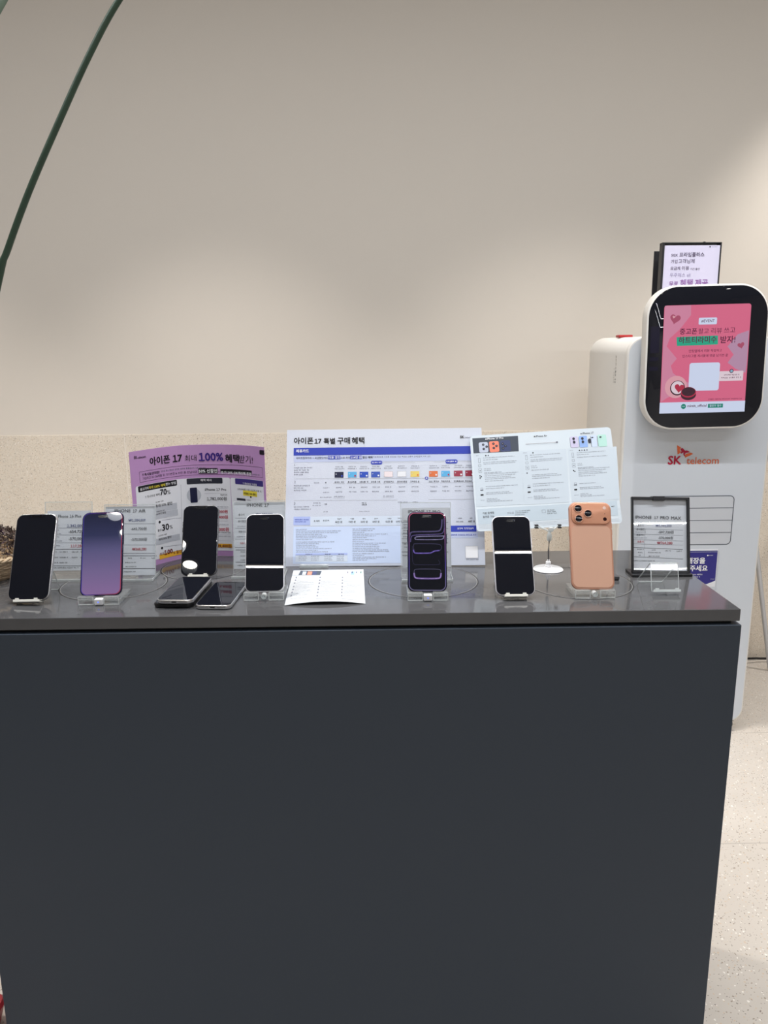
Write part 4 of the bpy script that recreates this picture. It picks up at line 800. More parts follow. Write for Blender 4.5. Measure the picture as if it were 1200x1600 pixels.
# clip stand with a white disc foot
cs = tag(empty('clip_stand', (.356, 1.508, CT)), 'small clip stand with white disc foot under the pale flyer', 'clip stand')
MB().lathe([(.0, .0), (.0300, .0), (.0306, .0012), (.029, .0028), (.012, .0046), (.0075, .0062), (0, .0064)], n=48).build('disc_foot', WHITE_PL, cs, smooth=True)
MB().lathe([(0, .006), (.0068, .006), (.0068, .009), (.0052, .010), (.0052, .0165), (.0036, .0178), (.0026, .018), (.0026, .021), (0, .021)], n=24).build('socket', WHITE_PL, cs, smooth=True)
MB().tube([(0, 0, .02), (-.0005, 0, .04), (.0005, .001, .062)], .0017, 10).build('rod', STEEL, cs, smooth=True)
MB().lathe([(0, .060), (.004, .061), (.0052, .066), (.0048, .073), (.003, .078), (0, .0785)], n=20).build('joint', clear_plastic('milky joint', (.8, .84, .84), 1.4, .5, .2), cs, smooth=True)
m = MB()
for sx in (-1, 1):
    m.tube([(.001, .002, .077), (sx*.006, .004, .083), (sx*.013, .008, .085), (sx*.020, .013, .089)], .0018, 8)
m.lathe([(0, .079), (.0045, .080), (.0055, .084), (.0045, .088), (0, .089)], n=16, c=(.003, .001, 0))
m.build('clip_arm', ACRYL_EDGE, cs, smooth=True)
for sx in (-1, 1):
    m = MB(); x = sx*.0235-.0005
    m.box(x-.0035, x+.0035, .008, .017, .0845, .0865); m.cur = 1; m.box(x-.003, x+.003, .012, .0155, .0865, .0895); m.cur = 0; m.box(x-.0035, x+.0035, .010, .0175, .0895, .0912)
    m.build('clip_jaw', [mat('dark rubber', (30, 30, 32), rough=.6), ACRYL_EDGE], cs)

# upright acrylic price signs
def price_sign(key, lab, au0, au1, av0, av1, pu0, pu1, pv0, pv1, base=True):
    f, w, h = SHEET[key]; o = f(0, 0, 0)
    root = tag(empty('price_sign', (o[0], o[1], CT)), lab, 'price sign', 'clear acrylic price signs')
    s = Sheet(f, len(key)+ord(key[-1])); hh = pv1-pv0
    g = lambda u, v, d=0.0: f(u+(pu0+pu1)/2, v+pv0, d)
    s.f = g; s.stock(pu1-pu0, hh, .0003, mat('price sheet paper', (234, 237, 245), rough=.5, spec=.3)); s.f = f; s.prints(PRINT[key])
    keep(s.build('price_sheet'), root)
    def plate(name, u0, u1, v0, v1, d0, d1, mm):
        m = MB(); m.add([f(u, v, d) for d in (d0, d1) for v in (v0, v1) for u in (u0, u1)], [(0, 2, 3, 1), (4, 5, 7, 6), (0, 1, 5, 4), (2, 6, 7, 3), (0, 4, 6, 2), (1, 3, 7, 5)])
        return keep(m.build(name, mm), root)
    plate('panel', au0, au1, av0, av1, .0016, .0032, ACRYL)
    e = .0009
    m = MB()
    for u0, u1, v0, v1 in ((au0, au1, av1-e, av1+.0003), (au0-.0002, au0+e, av0, av1), (au1-e, au1+.0002, av0, av1)):
        m.add([f(u, v, d) for d in (.0015, .0034) for v in (v0, v1) for u in (u0, u1)], [(0, 2, 3, 1), (4, 5, 7, 6), (0, 1, 5, 4), (2, 6, 7, 3), (0, 4, 6, 2), (1, 3, 7, 5)])
    keep(m.build('panel_edge', ACRYL_EDGE), root)
    b0, b1 = f(au0, 0, 0), f(au1, 0, 0)
    m = MB(); m.box(b0[0], b1[0], o[1]-.030, o[1]+.024, CT+.0002, CT+.0042); keep(m.build('base', ACRYL), root)
    m = MB(); m.box(b0[0], b1[0], o[1]-.0308, o[1]-.030, CT+.0002, CT+.0042); m.box(b1[0], b1[0]+.0007, o[1]-.030, o[1]+.024, CT+.0002, CT+.0042); m.box(b0[0], b1[0], o[1]-.0302, o[1]-.0292, CT+.0042, CT+.0046)
    keep(m.build('base_edge', ACRYL_EDGE), root)
price_sign('tag_a', 'clear price sign behind the black phone beside the basket', -.042, .0527, -.004, .1467, -.0385, .0490, .0085, .1290)
price_sign('tag_b', 'clear price sign behind the phone with purple screen', -.0510, .0512, -.004, .1412, -.0498, .0505, -.001, .1372)
price_sign('tag_c', 'clear price sign overlapping the lavender poster edge', -.0346, .0705, -.004, .1433, -.0346, .0705, .0065, .1410)
price_sign('tag_d', 'clear price sign in front of the white board poster', -.0502, .0496, -.004, .1437, -.0477, .0494, .0150, .1330)

# black framed price sign
f, w, h = SHEET['tag_e']; o = f(0, 0, 0)
fs = tag(empty('framed_price_sign', (o[0], o[1], CT)), 'black framed price sign standing at the counter end by the kiosk', 'price sign')
def slab(f, u0, u1, v0, v1, d0, d1, m=None):
    m = m or MB()
    return m.add([f(u, v, d) for d in (d0, d1) for v in (v0, v1) for u in (u0, u1)], [(0, 2, 3, 1), (4, 5, 7, 6), (0, 1, 5, 4), (2, 6, 7, 3), (0, 4, 6, 2), (1, 3, 7, 5)])
L_, R_ = -.0562, .0588
m = slab(f, L_, R_, 0, .1510, -.006, -.0035)
for q in ((L_, L_+.0036, 0, .151), (R_-.0048, R_, 0, .151), (L_, R_, .1455, .151), (L_, R_, -.001, .0045)): slab(f, *q, -.004, .0028, m)
keep(m.build('frame', BLACK_PL, bevel=.0008), fs)
m = MB().box(L_+o[0]-.004, R_+o[0]+.001, o[1]-.014, o[1]+.03, CT+.0002, CT+.0055); keep(m.build('base', BLACK_PL, bevel=.001), fs)
m = slab(f, -.014, .009, .1438, .1525, -.004, .0040); keep(m.build('hook', BLACK_PL, bevel=.0008), fs)
s = Sheet(f, 31); g = lambda u, v, d=0.0: f(u+.0006, v+.0045, d-.0028)
s.f = g; s.stock(.1066, .141, .0003, mat('price sheet paper', (234, 237, 245))); s.f = lambda u, v, d=0.0: f(u, v, d-.0028); s.prints(PRINT['tag_e'])
keep(s.build('price_sheet'), fs)
m = slab(f, L_+.0036, R_-.0048, .0045, .1455, -.0006, .0006); keep(m.build('cover', clear_plastic('glossy clear cover', (.98, .985, .985), 1.5, .0, .015)), fs)

# ------------------------------------------------------------------ phones
def pose(o, yaw, tilt, roll):
    ax = frame_map((0, 0, 0), yaw, tilt, roll).axes
    X, Y, Z = (Vector(ax(*e)) for e in ((1, 0, 0), (0, 1, 0), (0, 0, 1)))
    return Matrix(((X.x, Y.x, Z.x, o[0]), (X.y, Y.y, Z.y, o[1]), (X.z, Y.z, Z.z, o[2]), (0, 0, 0, 1)))

def slab_rr(m, w, h, r, levels, cz, cx0=0.0, n=9):
    """rounded plate in the phone's own axes: levels = (depth, inset) from front to back"""
    m.loft([[(x, y, z) for x, z in rr(w-2*i, h-2*i, r-i, n, cx0, cz)] for y, i in levels])
    return m

def phone(lab, M, w, h, t, r, frame, screen=BLACK_GLASS, face='pill', group=None, back=None):
    root = empty('smartphone'); root.matrix_world = M
    tag(root, lab, 'smartphone', group)
    slab_rr(MB(), w, h, r, [(.0003, .0014), (.0009, .0004), (.002, 0), (t-.002, 0), (t-.0009, .0004), (t-.0002, .0014)], h/2).build('frame', frame, root, smooth=True)
    if back is None:
        slab_rr(MB(), w, h, r, [(-.0002, .0022), (.0002, .0014), (.0012, .0014)], h/2).build('screen', screen, root)
        slab_rr(MB(), w, h, r, [(t-.0008, .0016), (t, .0018), (t+.0001, .0022)], h/2).build('back_panel', mat('phone back glass', (60, 62, 68), rough=.3), root)
        dark = mat('front camera glass', (30, 33, 44), rough=.1)
        if face == 'pill':
            m = MB(); slab_rr(m, .0175, .0048, .0024, [(-.0004, 0), (-.0001, 0)], h-.0088); o = m.build('front_camera', mat('camera island', (9, 9, 12), rough=.15), root)
            m = MB(); m.lathe([(0, 0), (.0012, 0), (.0012, .0002), (0, .0002)], n=12, c=(.0055, 0, h-.0088), M=Matrix.Rotation(math.radians(90), 3, 'X').to_4x4()); m.build('lens', mat('lens glint', (36, 42, 62), rough=.1), o).location = (0, -.0005, 0)
        else:
            m = MB(); slab_rr(m, .030, .0058, .0027, [(-.0004, 0), (-.0001, 0)], h-.0042); o = m.build('front_camera', mat('notch black', (9, 9, 12), rough=.15), root)
            for x in (-.0105, .0105):
                q = MB(); q.lathe([(0, 0), (.0010, 0), (.0010, .0002), (0, .0002)], n=12, c=(x, 0, h-.0044), M=Matrix.Rotation(math.radians(90), 3, 'X').to_4x4()); q.build('lens', mat('lens glint', (36, 42, 62), rough=.1), o).location = (0, -.0005, 0)
            q = MB(); slab_rr(q, .010, .0011, .0005, [(-.0005, 0), (-.0003, 0)], h-.0032); q.build('earpiece', dark, o)
    sx = 1 if back is None else -1
    slab_rr(MB(), .0014, .0175, .0006, [(t*.3, 0), (t*.68, 0)], h*.66, sx*(w/2)).build('side_button', frame, root)
    for z in (.735, .655): slab_rr(MB(), .0014, .0105, .0006, [(t*.3, 0), (t*.68, 0)], h*z, -sx*(w/2)).build('volume_button', frame, root)
    return root

def ramp_emission(name, axis, stops, k=1.0):
    m = emission(name, (255, 255, 255), k, .012); nt = m.node_tree; N = nt.nodes
    tc = N.new('ShaderNodeTexCoord'); sx = N.new('ShaderNodeSeparateXYZ'); mr = N.new('ShaderNodeMapRange'); cr = N.new('ShaderNodeValToRGB')
    lo, hi = stops[0][0], stops[-1][0]
    nt.links.new(tc.outputs['Object'], sx.inputs[0]); nt.links.new(sx.outputs[axis], mr.inputs[0]); mr.inputs[1].default_value = lo; mr.inputs[2].default_value = hi
    nt.links.new(mr.outputs[0], cr.inputs[0])
    while len(cr.color_ramp.elements) < len(stops): cr.color_ramp.elements.new(.5)
    for e, (p, c) in zip(cr.color_ramp.elements, stops): e.position = (p-lo)/(hi-lo); e.color = (*lin(c), 1)
    nt.links.new(cr.outputs[0], N['Principled BSDF'].inputs['Emission Color'])
    return m

def band(m, w, h, r, i0, i1, y):
    a = rr(w-2*i0, h-2*i0, r-i0, 9, 0, h/2); c = rr(w-2*i1, h-2*i1, r-i1, 9, 0, h/2); n = len(a)
    m.add([(x, y, z) for x, z in a]+[(x, y, z) for x, z in c], [(k, n+k, n+(k+1) % n, (k+1) % n) for k in range(n)])
    return m

def ribbon(m, pts, w, y, round_=3):
    for _ in range(round_):
        q = [pts[0]]
        for a, c in zip(pts[:-1], pts[1:]):
            q += [(.78*a[0]+.22*c[0], .78*a[1]+.22*c[1]), (.22*a[0]+.78*c[0], .22*a[1]+.78*c[1])]
        pts = q+[pts[-1]]
    L = []
    for i, p in enumerate(pts):
        a, c = pts[max(0, i-1)], pts[min(len(pts)-1, i+1)]; dx, dz = c[0]-a[0], c[1]-a[1]; l = math.hypot(dx, dz) or 1
        L.append(((p[0]-dz/l*w/2, y, p[1]+dx/l*w/2), (p[0]+dz/l*w/2, y, p[1]-dx/l*w/2)))
    vs = [q for pr in L for q in pr]
    m.add(vs, [(2*i, 2*i+1, 2*i+3, 2*i+2) for i in range(len(L)-1)])

SILVER = mat('silver phone frame', (214, 214, 216), rough=.25, metal=.85)
GRAPHITE = mat('graphite phone frame', (52, 52, 58), rough=.3, metal=.7)
NIGHT = mat('deep blue phone frame', (38, 36, 66), rough=.3, metal=.6)
PALE = mat('pale phone frame', (228, 226, 232), rough=.3, metal=.3)
SMOKE = mat('smoky phone frame', (120, 120, 124), rough=.25, metal=.8)
ORANGE = mat('orange anodised frame', (198, 144, 120), rough=.38, metal=.2)

PH = dict(A=((-.6236, 1.3251, .9585), -6.5, 27.2, -2.6), B=((-.4939, 1.3294, .9635), 2.7, 25.4, -1.1), C=((-.3482, 1.4646, .9590), -.2, 26.6, -.3),
          F=((-.2008, 1.3427, .9635), 2.3, 30.4, -.3), G=((.0961, 1.3297, .9638), -1.2, 26.5, .6), H=((.2549, 1.3187, .9588), .7, 29.8, .4), I=((.3989, 1.3315, .9639), -2.1, 25.0, .8))
PM = {k: pose(*v) for k, v in PH.items()}
phone('dark switched off phone with silver edge beside the basket', PM['A'], .0778, .1609, .0078, .0135, SILVER, face='notch')
pb = phone('dark edged phone with a purple lit screen in a clear block', PM['B'], .0747, .1562, .0060, .0130, NIGHT)
m = MB(); slab_rr(m, .0747-.0062, .1562-.0062, .0102, [(-.00035, 0), (-.00025, 0)], .0781)
m.build('display', ramp_emission('purple wallpaper', 2, [(.004, (146, 116, 166)), (.045, (126, 110, 156)), (.085, (98, 94, 138)), (.112, (54, 58, 94)), (.150, (36, 40, 68))], .75), pb)
m = MB(); band(m, .0747, .1562, .0130, .0020, .0034, -.0004)
m.build('screen_border', ramp_emission('wallpaper border', 0, [(-.036, (66, 58, 150)), (-.005, (74, 44, 104)), (.036, (172, 66, 92))], .8), pb)
phone('black phone with smoky edge in front of the lavender poster', PM['C'], .0714, .1440, .0077, .0125, SMOKE, face='notch')
phone('dark phone with white edge in a clear block beside the white leaflet', PM['F'], .0715, .1496, .0078, .0125, PALE)
pg = phone('phone with glowing purple line wallpaper in front of the board', PM['G'], .0719, .1500, .0087, .0130, NIGHT)
q = lambda P: [((x-540)/564*.0719, (1362-y)/1177*.150) for x, y in P]
m = MB(); mats = []
def stroke(P, w, colr, k=.85, rd=3):
    mm = emission('glow line %d %d %d' % colr, colr, k, .012)
    if mm not in mats: mats.append(mm)
    m.cur = mats.index(mm); ribbon(m, q(P), w, -.0005, rd)
for w, c in ((.0030, (58, 52, 84)), (.0014, (104, 98, 138))):
    stroke([(288, 560), (300, 500), (340, 486), (690, 482), (735, 460), (755, 400), (760, 300)], w, c)
for w, c in ((.0024, (46, 42, 76)), (.0011, (112, 98, 150))):
    stroke([(300, 640), (308, 560), (345, 535), (735, 522), (775, 500), (795, 430), (790, 280)], w, c)
for w, c in ((.0022, (70, 66, 98)), (.0012, (160, 154, 188))):
    stroke([(780, 548), (400, 556), (362, 575), (368, 600), (420, 604), (740, 602), (778, 585), (786, 540)], w, c)
stroke([(352, 760), (338, 720), (345, 668), (380, 664), (700, 664), (748, 690), (745, 740), (715, 766)], .0012, (58, 56, 84))
for w, c in ((.0030, (60, 48, 110)), (.0014, (138, 120, 204))): stroke([(342, 752), (352, 798), (400, 804), (580, 802), (612, 790), (640, 770), (720, 762)], w, c)
stroke([(325, 700), (325, 900), (345, 968), (400, 974), (690, 972), (728, 955), (700, 900)], .0010, (44, 42, 66))
stroke([(352, 1130), (350, 1050), (380, 1034), (700, 1034), (736, 1050), (732, 1130)], .0010, (86, 84, 112))
for w, c in ((.0036, (80, 62, 120)), (.0018, (176, 150, 208))): stroke([(350, 1090), (356, 1150), (390, 1172), (700, 1172), (730, 1150), (736, 1090)], w, c)
m.build('display', mats, pg)
m = MB(); band(m, .0719, .1500, .0130, .0022, .0036, -.0004)
m.build('screen_border', ramp_emission('violet border', 2, [(.0, (120, 116, 150)), (.05, (86, 74, 160)), (.11, (150, 96, 140)), (.150, (206, 110, 136))], .8), pg)
phone('dark phone with white edge leaning under the pale blue flyer', PM['H'], .0715, .1496, .0078, .0125, PALE)

# the orange phone stands with its back to the room
pi_ = phone('orange phone showing its back and three camera lenses', PM['I'], .0780, .1634, .0088, .0135, ORANGE, back=True)
slab_rr(MB(), .0724, .1150, .0108, [(-.0001, .0003), (.0004, 0)], .0610).build('back_panel', mat('peach back glass', (204, 158, 134), rough=.42, spec=.4), pi_)
top = .1634; pc = (0.0005, top-.0222)
plateau = slab_rr(MB(), .0716, .0400, .0115, [(-.0029, .0012), (-.0025, .0003), (-.0020, 0), (.0005, 0)], pc[1], pc[0]).build('camera_plateau', mat('orange camera plateau', (202, 142, 112), rough=.32, metal=.15), pi_, smooth=True)
RX = Matrix.Rotation(math.radians(90), 3, 'X').to_4x4()
lens_g = mat('camera lens glass', (10, 10, 20), rough=.03, spec=.7)
for x, z in ((270, 318), (455, 412), (277, 512)):
    c = ((x-505)/800*.078, 0, top-(z-185)/1638*.1634)
    o = MB().lathe([(.0060, .0025), (.0078, .0025), (.0077, .0042), (.0072, .0046), (.0064, .0044), (.0060, .0030)], n=32, c=c, M=RX, caps=False).build('lens_ring', ORANGE, plateau, smooth=True)
    MB().lathe([(0, .0030), (.0065, .0030), (.0065, .0041), (.006, .0043), (0, .0043)], n=32, c=c, M=RX).build('lens', lens_g, o, smooth=True)
for x, z, r, mm, nm in ((770, 300, .0031, mat('flash diffuser', (226, 196, 186), rough=.2), 'flash'), (772, 412, .0007, BLACK_PL, 'microphone'), (772, 512, .0034, mat('sensor glass', (40, 14, 18), rough=.08), 'depth_sensor')):
    c = ((x-505)/800*.078, 0, top-(z-185)/1638*.1634)
    MB().lathe([(0, .002), (r, .002), (r, .0031), (0, .0031)], n=24, c=c, M=RX).build(nm, mm, plateau)

# phones lying on the counter
def flat_pose(x, y, z, yaw): return Matrix.Translation((x, y, z)) @ Matrix.Rotation(math.radians(yaw), 4, 'Z') @ Matrix.Rotation(math.radians(-90), 4, 'X')
pd = phone('black phone lying under a silver phone on the counter', flat_pose(-.3570, 1.2965, CT+.0085, -2.5), .0715, .1480, .0080, .0125, mat('black phone frame', (18, 18, 21), rough=.35))
p1 = phone('silver phone lying on top of a black phone', flat_pose(-.3530, 1.2925, CT+.0167, -3.2), .0650, .1400, .0076, .0115, SILVER, face='notch')
p2 = phone('silver edged phone lying flat straight on the worktop', flat_pose(-.2845, 1.2850, CT+.0085, -4.0), .0640, .1385, .0080, .0115, SILVER, face='notch')
for p_, w_ in ((p1, .065), (p2, .064)):
    m = MB()
    for i in range(6):
        for sgn in (-1, 1): m.box(sgn*(.009+i*.0026)-.0006, sgn*(.009+i*.0026)+.0006, .0032, .0044, -.0003, .0004)
    m.box(-.0042, .0042, .0028, .0050, -.0003, .0004)
    m.build('port_holes', mat('port black', (14, 14, 15), rough=.6), p_)

# ------------------------------------------------------------------ clear stands
def clear_block(key, lab, plug):
    (x, y, z), yaw, tilt, roll = PH[key]
    root = tag(empty('block_stand', (x, y, CT)), lab, 'phone stand', 'clear block phone stands')
    m = MB(); w = .0365
    m.box(-w, w, -.012, .058, .0002, .0088); m.box(-w, -.009, -.0125, -.0028, .0088, .0165); m.box(.009, w, -.0125, -.0028, .0088, .0165)
    m.build('base', ACRYL_BLOCK, root, bevel=.0016)
    m = MB()
    for a, b_ in ((-w, -.009), (.009, w)):
        m.box(a+.0015, b_-.0015, -.0130, -.0124, .0010, .0024); m.box(a+.001, b_-.001, -.0129, -.0124, .0150, .0162); m.box(a, a+.0012, -.0129, -.0124, .001, .016); m.box(b_-.0012, b_, -.0129, -.0124, .001, .016)
    m.build('bright_edge', BLOCK_EDGE, root)
    A = Matrix.Translation((0, 0, z-CT)) @ pose((0, 0, 0), yaw, tilt, roll)
    t = .0094
    MB().box(-.020, .020, t, t+.005, .002, .062, M=A).build('back_rest', ACRYL, root)
    if plug:
        o = MB().box(-.0075, .0075, -.0145, -.0030, .0012, .0118).build('charging_plug', WHITE_PL, root, bevel=.0012)
        MB().lathe([(0, .0146), (.0013, .0146), (.0013, .0149), (0, .0149)], n=14, c=(0, 0, .0068), M=RX).build('status_light', emission('blue status light', (110, 130, 250), 1.5), o)
    else:
        MB().lathe([(.0030, .0025), (.0050, .0025), (.0050, .0128), (.0030, .0128), (.0030, .0025)], n=20, c=(0, 0, .0082), M=RX, caps=False).build('plug_socket', ACRYL_EDGE, root, smooth=True)
clear_block('B', 'clear block stand under the phone with purple screen', True)
clear_block('F', 'clear block stand under the white edged phone beside the leaflet', False)
clear_block('G', 'clear block stand under the phone with glowing line wallpaper', True)
clear_block('I', 'clear block stand under the orange phone', False)

def easel(lab, M, t=.0082, w=.023, h=.078, reach=.105, lip_m=ACRYL_EDGE):
    o = M.translation
    root = tag(empty('easel_stand', (o.x, o.y, CT)), lab, 'phone stand', 'bent acrylic easel stands')
    A = Matrix.Translation((-o.x, -o.y, -CT)) @ M
    MB().box(-w, w, t+.0006, t+.0030, -.0030, h, M=A).build('front_panel', ACRYL, root)
    m = MB()
    for sgn in (-1, 1): m.tube([A @ Vector((sgn*w, t+.0018, -.002)), A @ Vector((sgn*w, t+.0018, h))], .00085, 6)
    m.tube([A @ Vector((-w, t+.0018, h)), A @ Vector((w, t+.0018, h))], .00085, 6)
    m.build('panel_edge', ACRYL_EDGE, root)
    m = MB(); m.box(-w, w, -.0045, t+.0006, -.0036, -.0010, M=A); m.box(-w, w, -.0056, -.0036, -.0036, .0012, M=A)
    for sgn in (-1, 1): m.box(sgn*w*.72-.0035, sgn*w*.72+.0035, -.0056, -.0036, .0012, .0036, M=A)
    m.build('lip', lip_m, root, bevel=.0008)
    a0, a1 = A @ Vector((-w, t+.0030, h)), A @ Vector((w, t+.0030, h))
    b0, b1 = Vector((-w-.003, reach, .0012)), Vector((w-.001, reach, .0012)); th = Vector((0, .0022, .0008))
    m = MB(); m.add([a0, a1, b1, b0, a0+th, a1+th, b1+th, b0+th], [(0, 1, 2, 3), (7, 6, 5, 4), (0, 4, 5, 1), (1, 5, 6, 2), (2, 6, 7, 3), (3, 7, 4, 0)]); m.build('rear_leg', ACRYL, root)
    m = MB(); m.tube([a0, b0+Vector((0, 0, .004)), b0+Vector((.004, 0, 0)), b1-Vector((.004, 0, 0)), b1+Vector((0, 0, .004)), a1], .0010, 6); m.build('leg_edge', ACRYL_EDGE, root)
LIP = mat('frosted acrylic lip', (226, 224, 216), rough=.25)
easel('clear easel stand under the dark phone beside the basket', PM['A'], .0080, .0245, .078, .085, LIP)
easel('clear easel stand under the phone in front of the lavender poster', PM['C'], .0080, .020, .076, .09, LIP)
easel('clear easel stand under the phone below the pale flyer', PM['H'], .0080, .021, .078, .095, LIP)
easel('empty clear easel stand in front of the black framed sign', pose((.5350, 1.3380, .9588), -1.5, 18, 0), .004, .0250, .050, .075)

# security sensor with its lead beside the orange phone
ss = tag(empty('security_sensor', (.462, 1.440, CT)), 'small dark security sensor behind the orange phone', 'sensor')
MB().box(-.016, .016, -.012, .012, .0003, .0085).build('case', mat('sensor case', (70, 70, 74), rough=.3), ss, bevel=.002)
MB().tube([(.004, .006, .008), (.001, .004, .030), (-.012, -.002, .055), (-.035, -.020, .062)], .0009, 6).build('lead', BLACK_PL, ss, smooth=True)

# ------------------------------------------------------------------ basket with dried leaves and the arching plant
rnd = random.Random(11)
BC = (-.805, 1.530)
bk = tag(empty('wicker_basket', (*BC, CT)), 'round pale wicker basket at the counter end filled with dried leaves', 'basket')
m = MB(); rows = 12; nseg = 84
for i in range(rows):
    k = i/(rows-1); R = .086+.030*k**.8; z = .0045+.0405*k
    rings = []
    for j in range(nseg):
        a = 2*math.pi*j/nseg; wv = math.sin(a*21+(math.pi if i % 2 else 0)); rr_ = R+.0018*wv
        c = Vector((rr_*math.cos(a), rr_*math.sin(a), z+.0006*math.sin(a*5+i*2))); er = Vector((math.cos(a), math.sin(a), 0))
        rings.append([c+.0025*math.cos(q_)*er+Vector((0, 0, .0023*math.sin(q_))) for q_ in [2*math.pi*n/6 for n in range(6)]])
    rings.append(rings[0]); m.loft(rings, False, False)
m.build('woven_wall', mat('pale wicker', (196, 172, 142), rough=.7, noise=(220, .35)), bk, smooth=True)
m = MB()
for s_ in (0, math.pi):
    pts = [((.117+.0022*math.cos(26*a+s_))*math.cos(a), (.117+.0022*math.cos(26*a+s_))*math.sin(a), .048+.0026*math.sin(26*a+s_)) for a in [2*math.pi*j/260 for j in range(261)]]
    pts = [Vector(p_) for p_ in pts]; m.tube(pts, .0028, 6, caps=False)
m.build('rim', mat('pale wicker rim', (208, 184, 152), rough=.7), bk, smooth=True)
m = MB()
for j in range(21):
    a = 2*math.pi*j/21; m.tube([(.0855*math.cos(a), .0855*math.sin(a), .002), (.114*math.cos(a), .114*math.sin(a), .046)], .0015, 5)
m.build('stakes', mat('pale wicker', (196, 172, 142)), bk)
MB().lathe([(0, .0005), (.086, .0005), (.086, .0035), (0, .0035)], n=40).build('base', mat('pale wicker', (196, 172, 142)), bk)
m = MB()
for i in range(2200):
    r = .112*math.sqrt(rnd.random()); a = rnd.uniform(0, 2*math.pi)
    z = CT+.048+.046*(1-(r/.112)**2)+rnd.uniform(-.006, .005)
    L = rnd.uniform(.006, .013); wd = rnd.uniform(.0025, .0055)
    E_ = Euler((rnd.uniform(-1.1, 1.1), rnd.uniform(-1.1, 1.1), rnd.uniform(0, 6.3))).to_matrix(); c = Vector((BC[0]+r*math.cos(a), BC[1]+r*math.sin(a), z)); curl = rnd.uniform(.2, .9)
    vs = []
    for s_ in range(4):
        u = (s_/3-.5)*L; wdt = wd*(1-abs(s_/3-.5)*1.5); zz = curl*(u*u)/L*1.6
        vs += [c+E_ @ Vector((u, -wdt/2, zz)), c+E_ @ Vector((u, wdt/2, zz+.001))]
    m.cur = rnd.choice((0, 0, 1, 1, 2, 3)); m.add(vs, [(2*s_, 2*s_+1, 2*s_+3, 2*s_+2) for s_ in range(3)])
o = m.build('dried_leaves', [mat('dried leaf dark', (58, 46, 42), rough=.8), mat('dried leaf brown', (88, 71, 63), rough=.8), mat('dried leaf grey', (112, 97, 90), rough=.8), mat('dried leaf plum', (60, 42, 58), rough=.8)])
tag(o, 'dark brown dried leaves heaped in the wicker basket', 'dried leaves', kind='stuff')
m = MB(); m.lathe([(0, 0), (.0016, .002), (.0050, .012), (.0056, .020), (.0030, .030), (0, .034)], n=12, c=(0, 0, 0), M=Matrix.Rotation(math.radians(38), 4, 'Y'))
o = m.build('dried_pod', mat('terracotta pod', (178, 96, 66), rough=.6), smooth=True); o.location = (-.770, 1.470, CT+.078)
tag(o, 'terracotta dried pod poking out of the basket of leaves', 'dried pod')
m = MB(); m.tube([(0, 0, 0), (-.012, -.006, .008), (-.034, -.012, .022), (-.06, -.016, .036)], .0009, 6)
o = m.build('twig', mat('dark twig', (40, 32, 28), rough=.8), smooth=True); o.location = (-.712, 1.470, CT+.090)
tag(o, 'thin dark twig sticking out sideways from the dried leaves', 'twig')

pl = tag(empty('artificial_plant', (BC[0]-.01, BC[1], CT+.004)), 'tall arching dark green plant stem rising out of the basket', 'plant')
P0 = Vector((BC[0]-.01, BC[1], CT+.004))
ctl = [(-.815, 1.530, .954), (-.800, 1.522, 1.10), (-.762, 1.512, 1.32), (-.6900, 1.5, 1.5345), (-.6708, 1.5, 1.5798), (-.6216, 1.5, 1.6794), (-.5585, 1.5, 1.7921), (-.4914, 1.5, 1.9062), (-.4329, 1.5, 1.9918), (-.35, 1.5, 2.085), (-.24, 1.5, 2.165), (-.10, 1.5, 2.215)]
def spline(P, n=6):
    P = [Vector(p) for p in P]; out = []
    for i in range(len(P)-1):
        a, b_, c, d = P[max(i-1, 0)], P[i], P[i+1], P[min(i+2, len(P)-1)]
        for k in range(n):
            t = k/n; out.append(.5*((2*b_)+(c-a)*t+(2*a-5*b_+4*c-d)*t*t+(3*b_-a-3*c+d)*t**3))
    return out+[P[-1]]
green = mat('dark green stem', (40, 62, 46), rough=.45, noise=(30, .3))
m = MB(); m.tube([p-P0 for p in spline(ctl)], .0066, 12, r1=.0050); m.build('stem', green, pl, smooth=True)
def leaf(pts, wd, nm):
    pts = spline(pts, 5); m = MB(); vs = []
    n = len(pts)
    for i, p in enumerate(pts):
        t = (pts[min(i+1, n-1)]-pts[max(i-1, 0)]).normalized(); s_ = t.cross(Vector((0, -1, .2))).normalized()
        w_ = wd*math.sin(math.pi*min(.98, max(.04, (i+.4)/n)))**.7
        vs += [p-P0-s_*w_, p-P0+Vector((0, .004, -.002)), p-P0+s_*w_]
    m.add(vs, [f_ for i in range(n-1) for f_ in ((3*i, 3*i+1, 3*i+4, 3*i+3), (3*i+1, 3*i+2, 3*i+5, 3*i+4))])
    o = m.build(nm, mat('grey green leaf', (104, 120, 104), rough=.5), pl, smooth=True)
    md = o.modifiers.new('thickness', 'SOLIDIFY'); md.thickness = .0012
leaf([(-.815, 1.53, 1.0), (-.875, 1.528, 1.35), (-.850, 1.515, 1.65), (-.755, 1.505, 1.86), (-.668, 1.50, 1.968), (-.612, 1.50, 2.035), (-.555, 1.50, 2.10)], .024, 'leaf')
leaf([(-.82, 1.53, 1.0), (-.93, 1.53, 1.22), (-1.06, 1.52, 1.40), (-1.20, 1.50, 1.48)], .026, 'leaf')

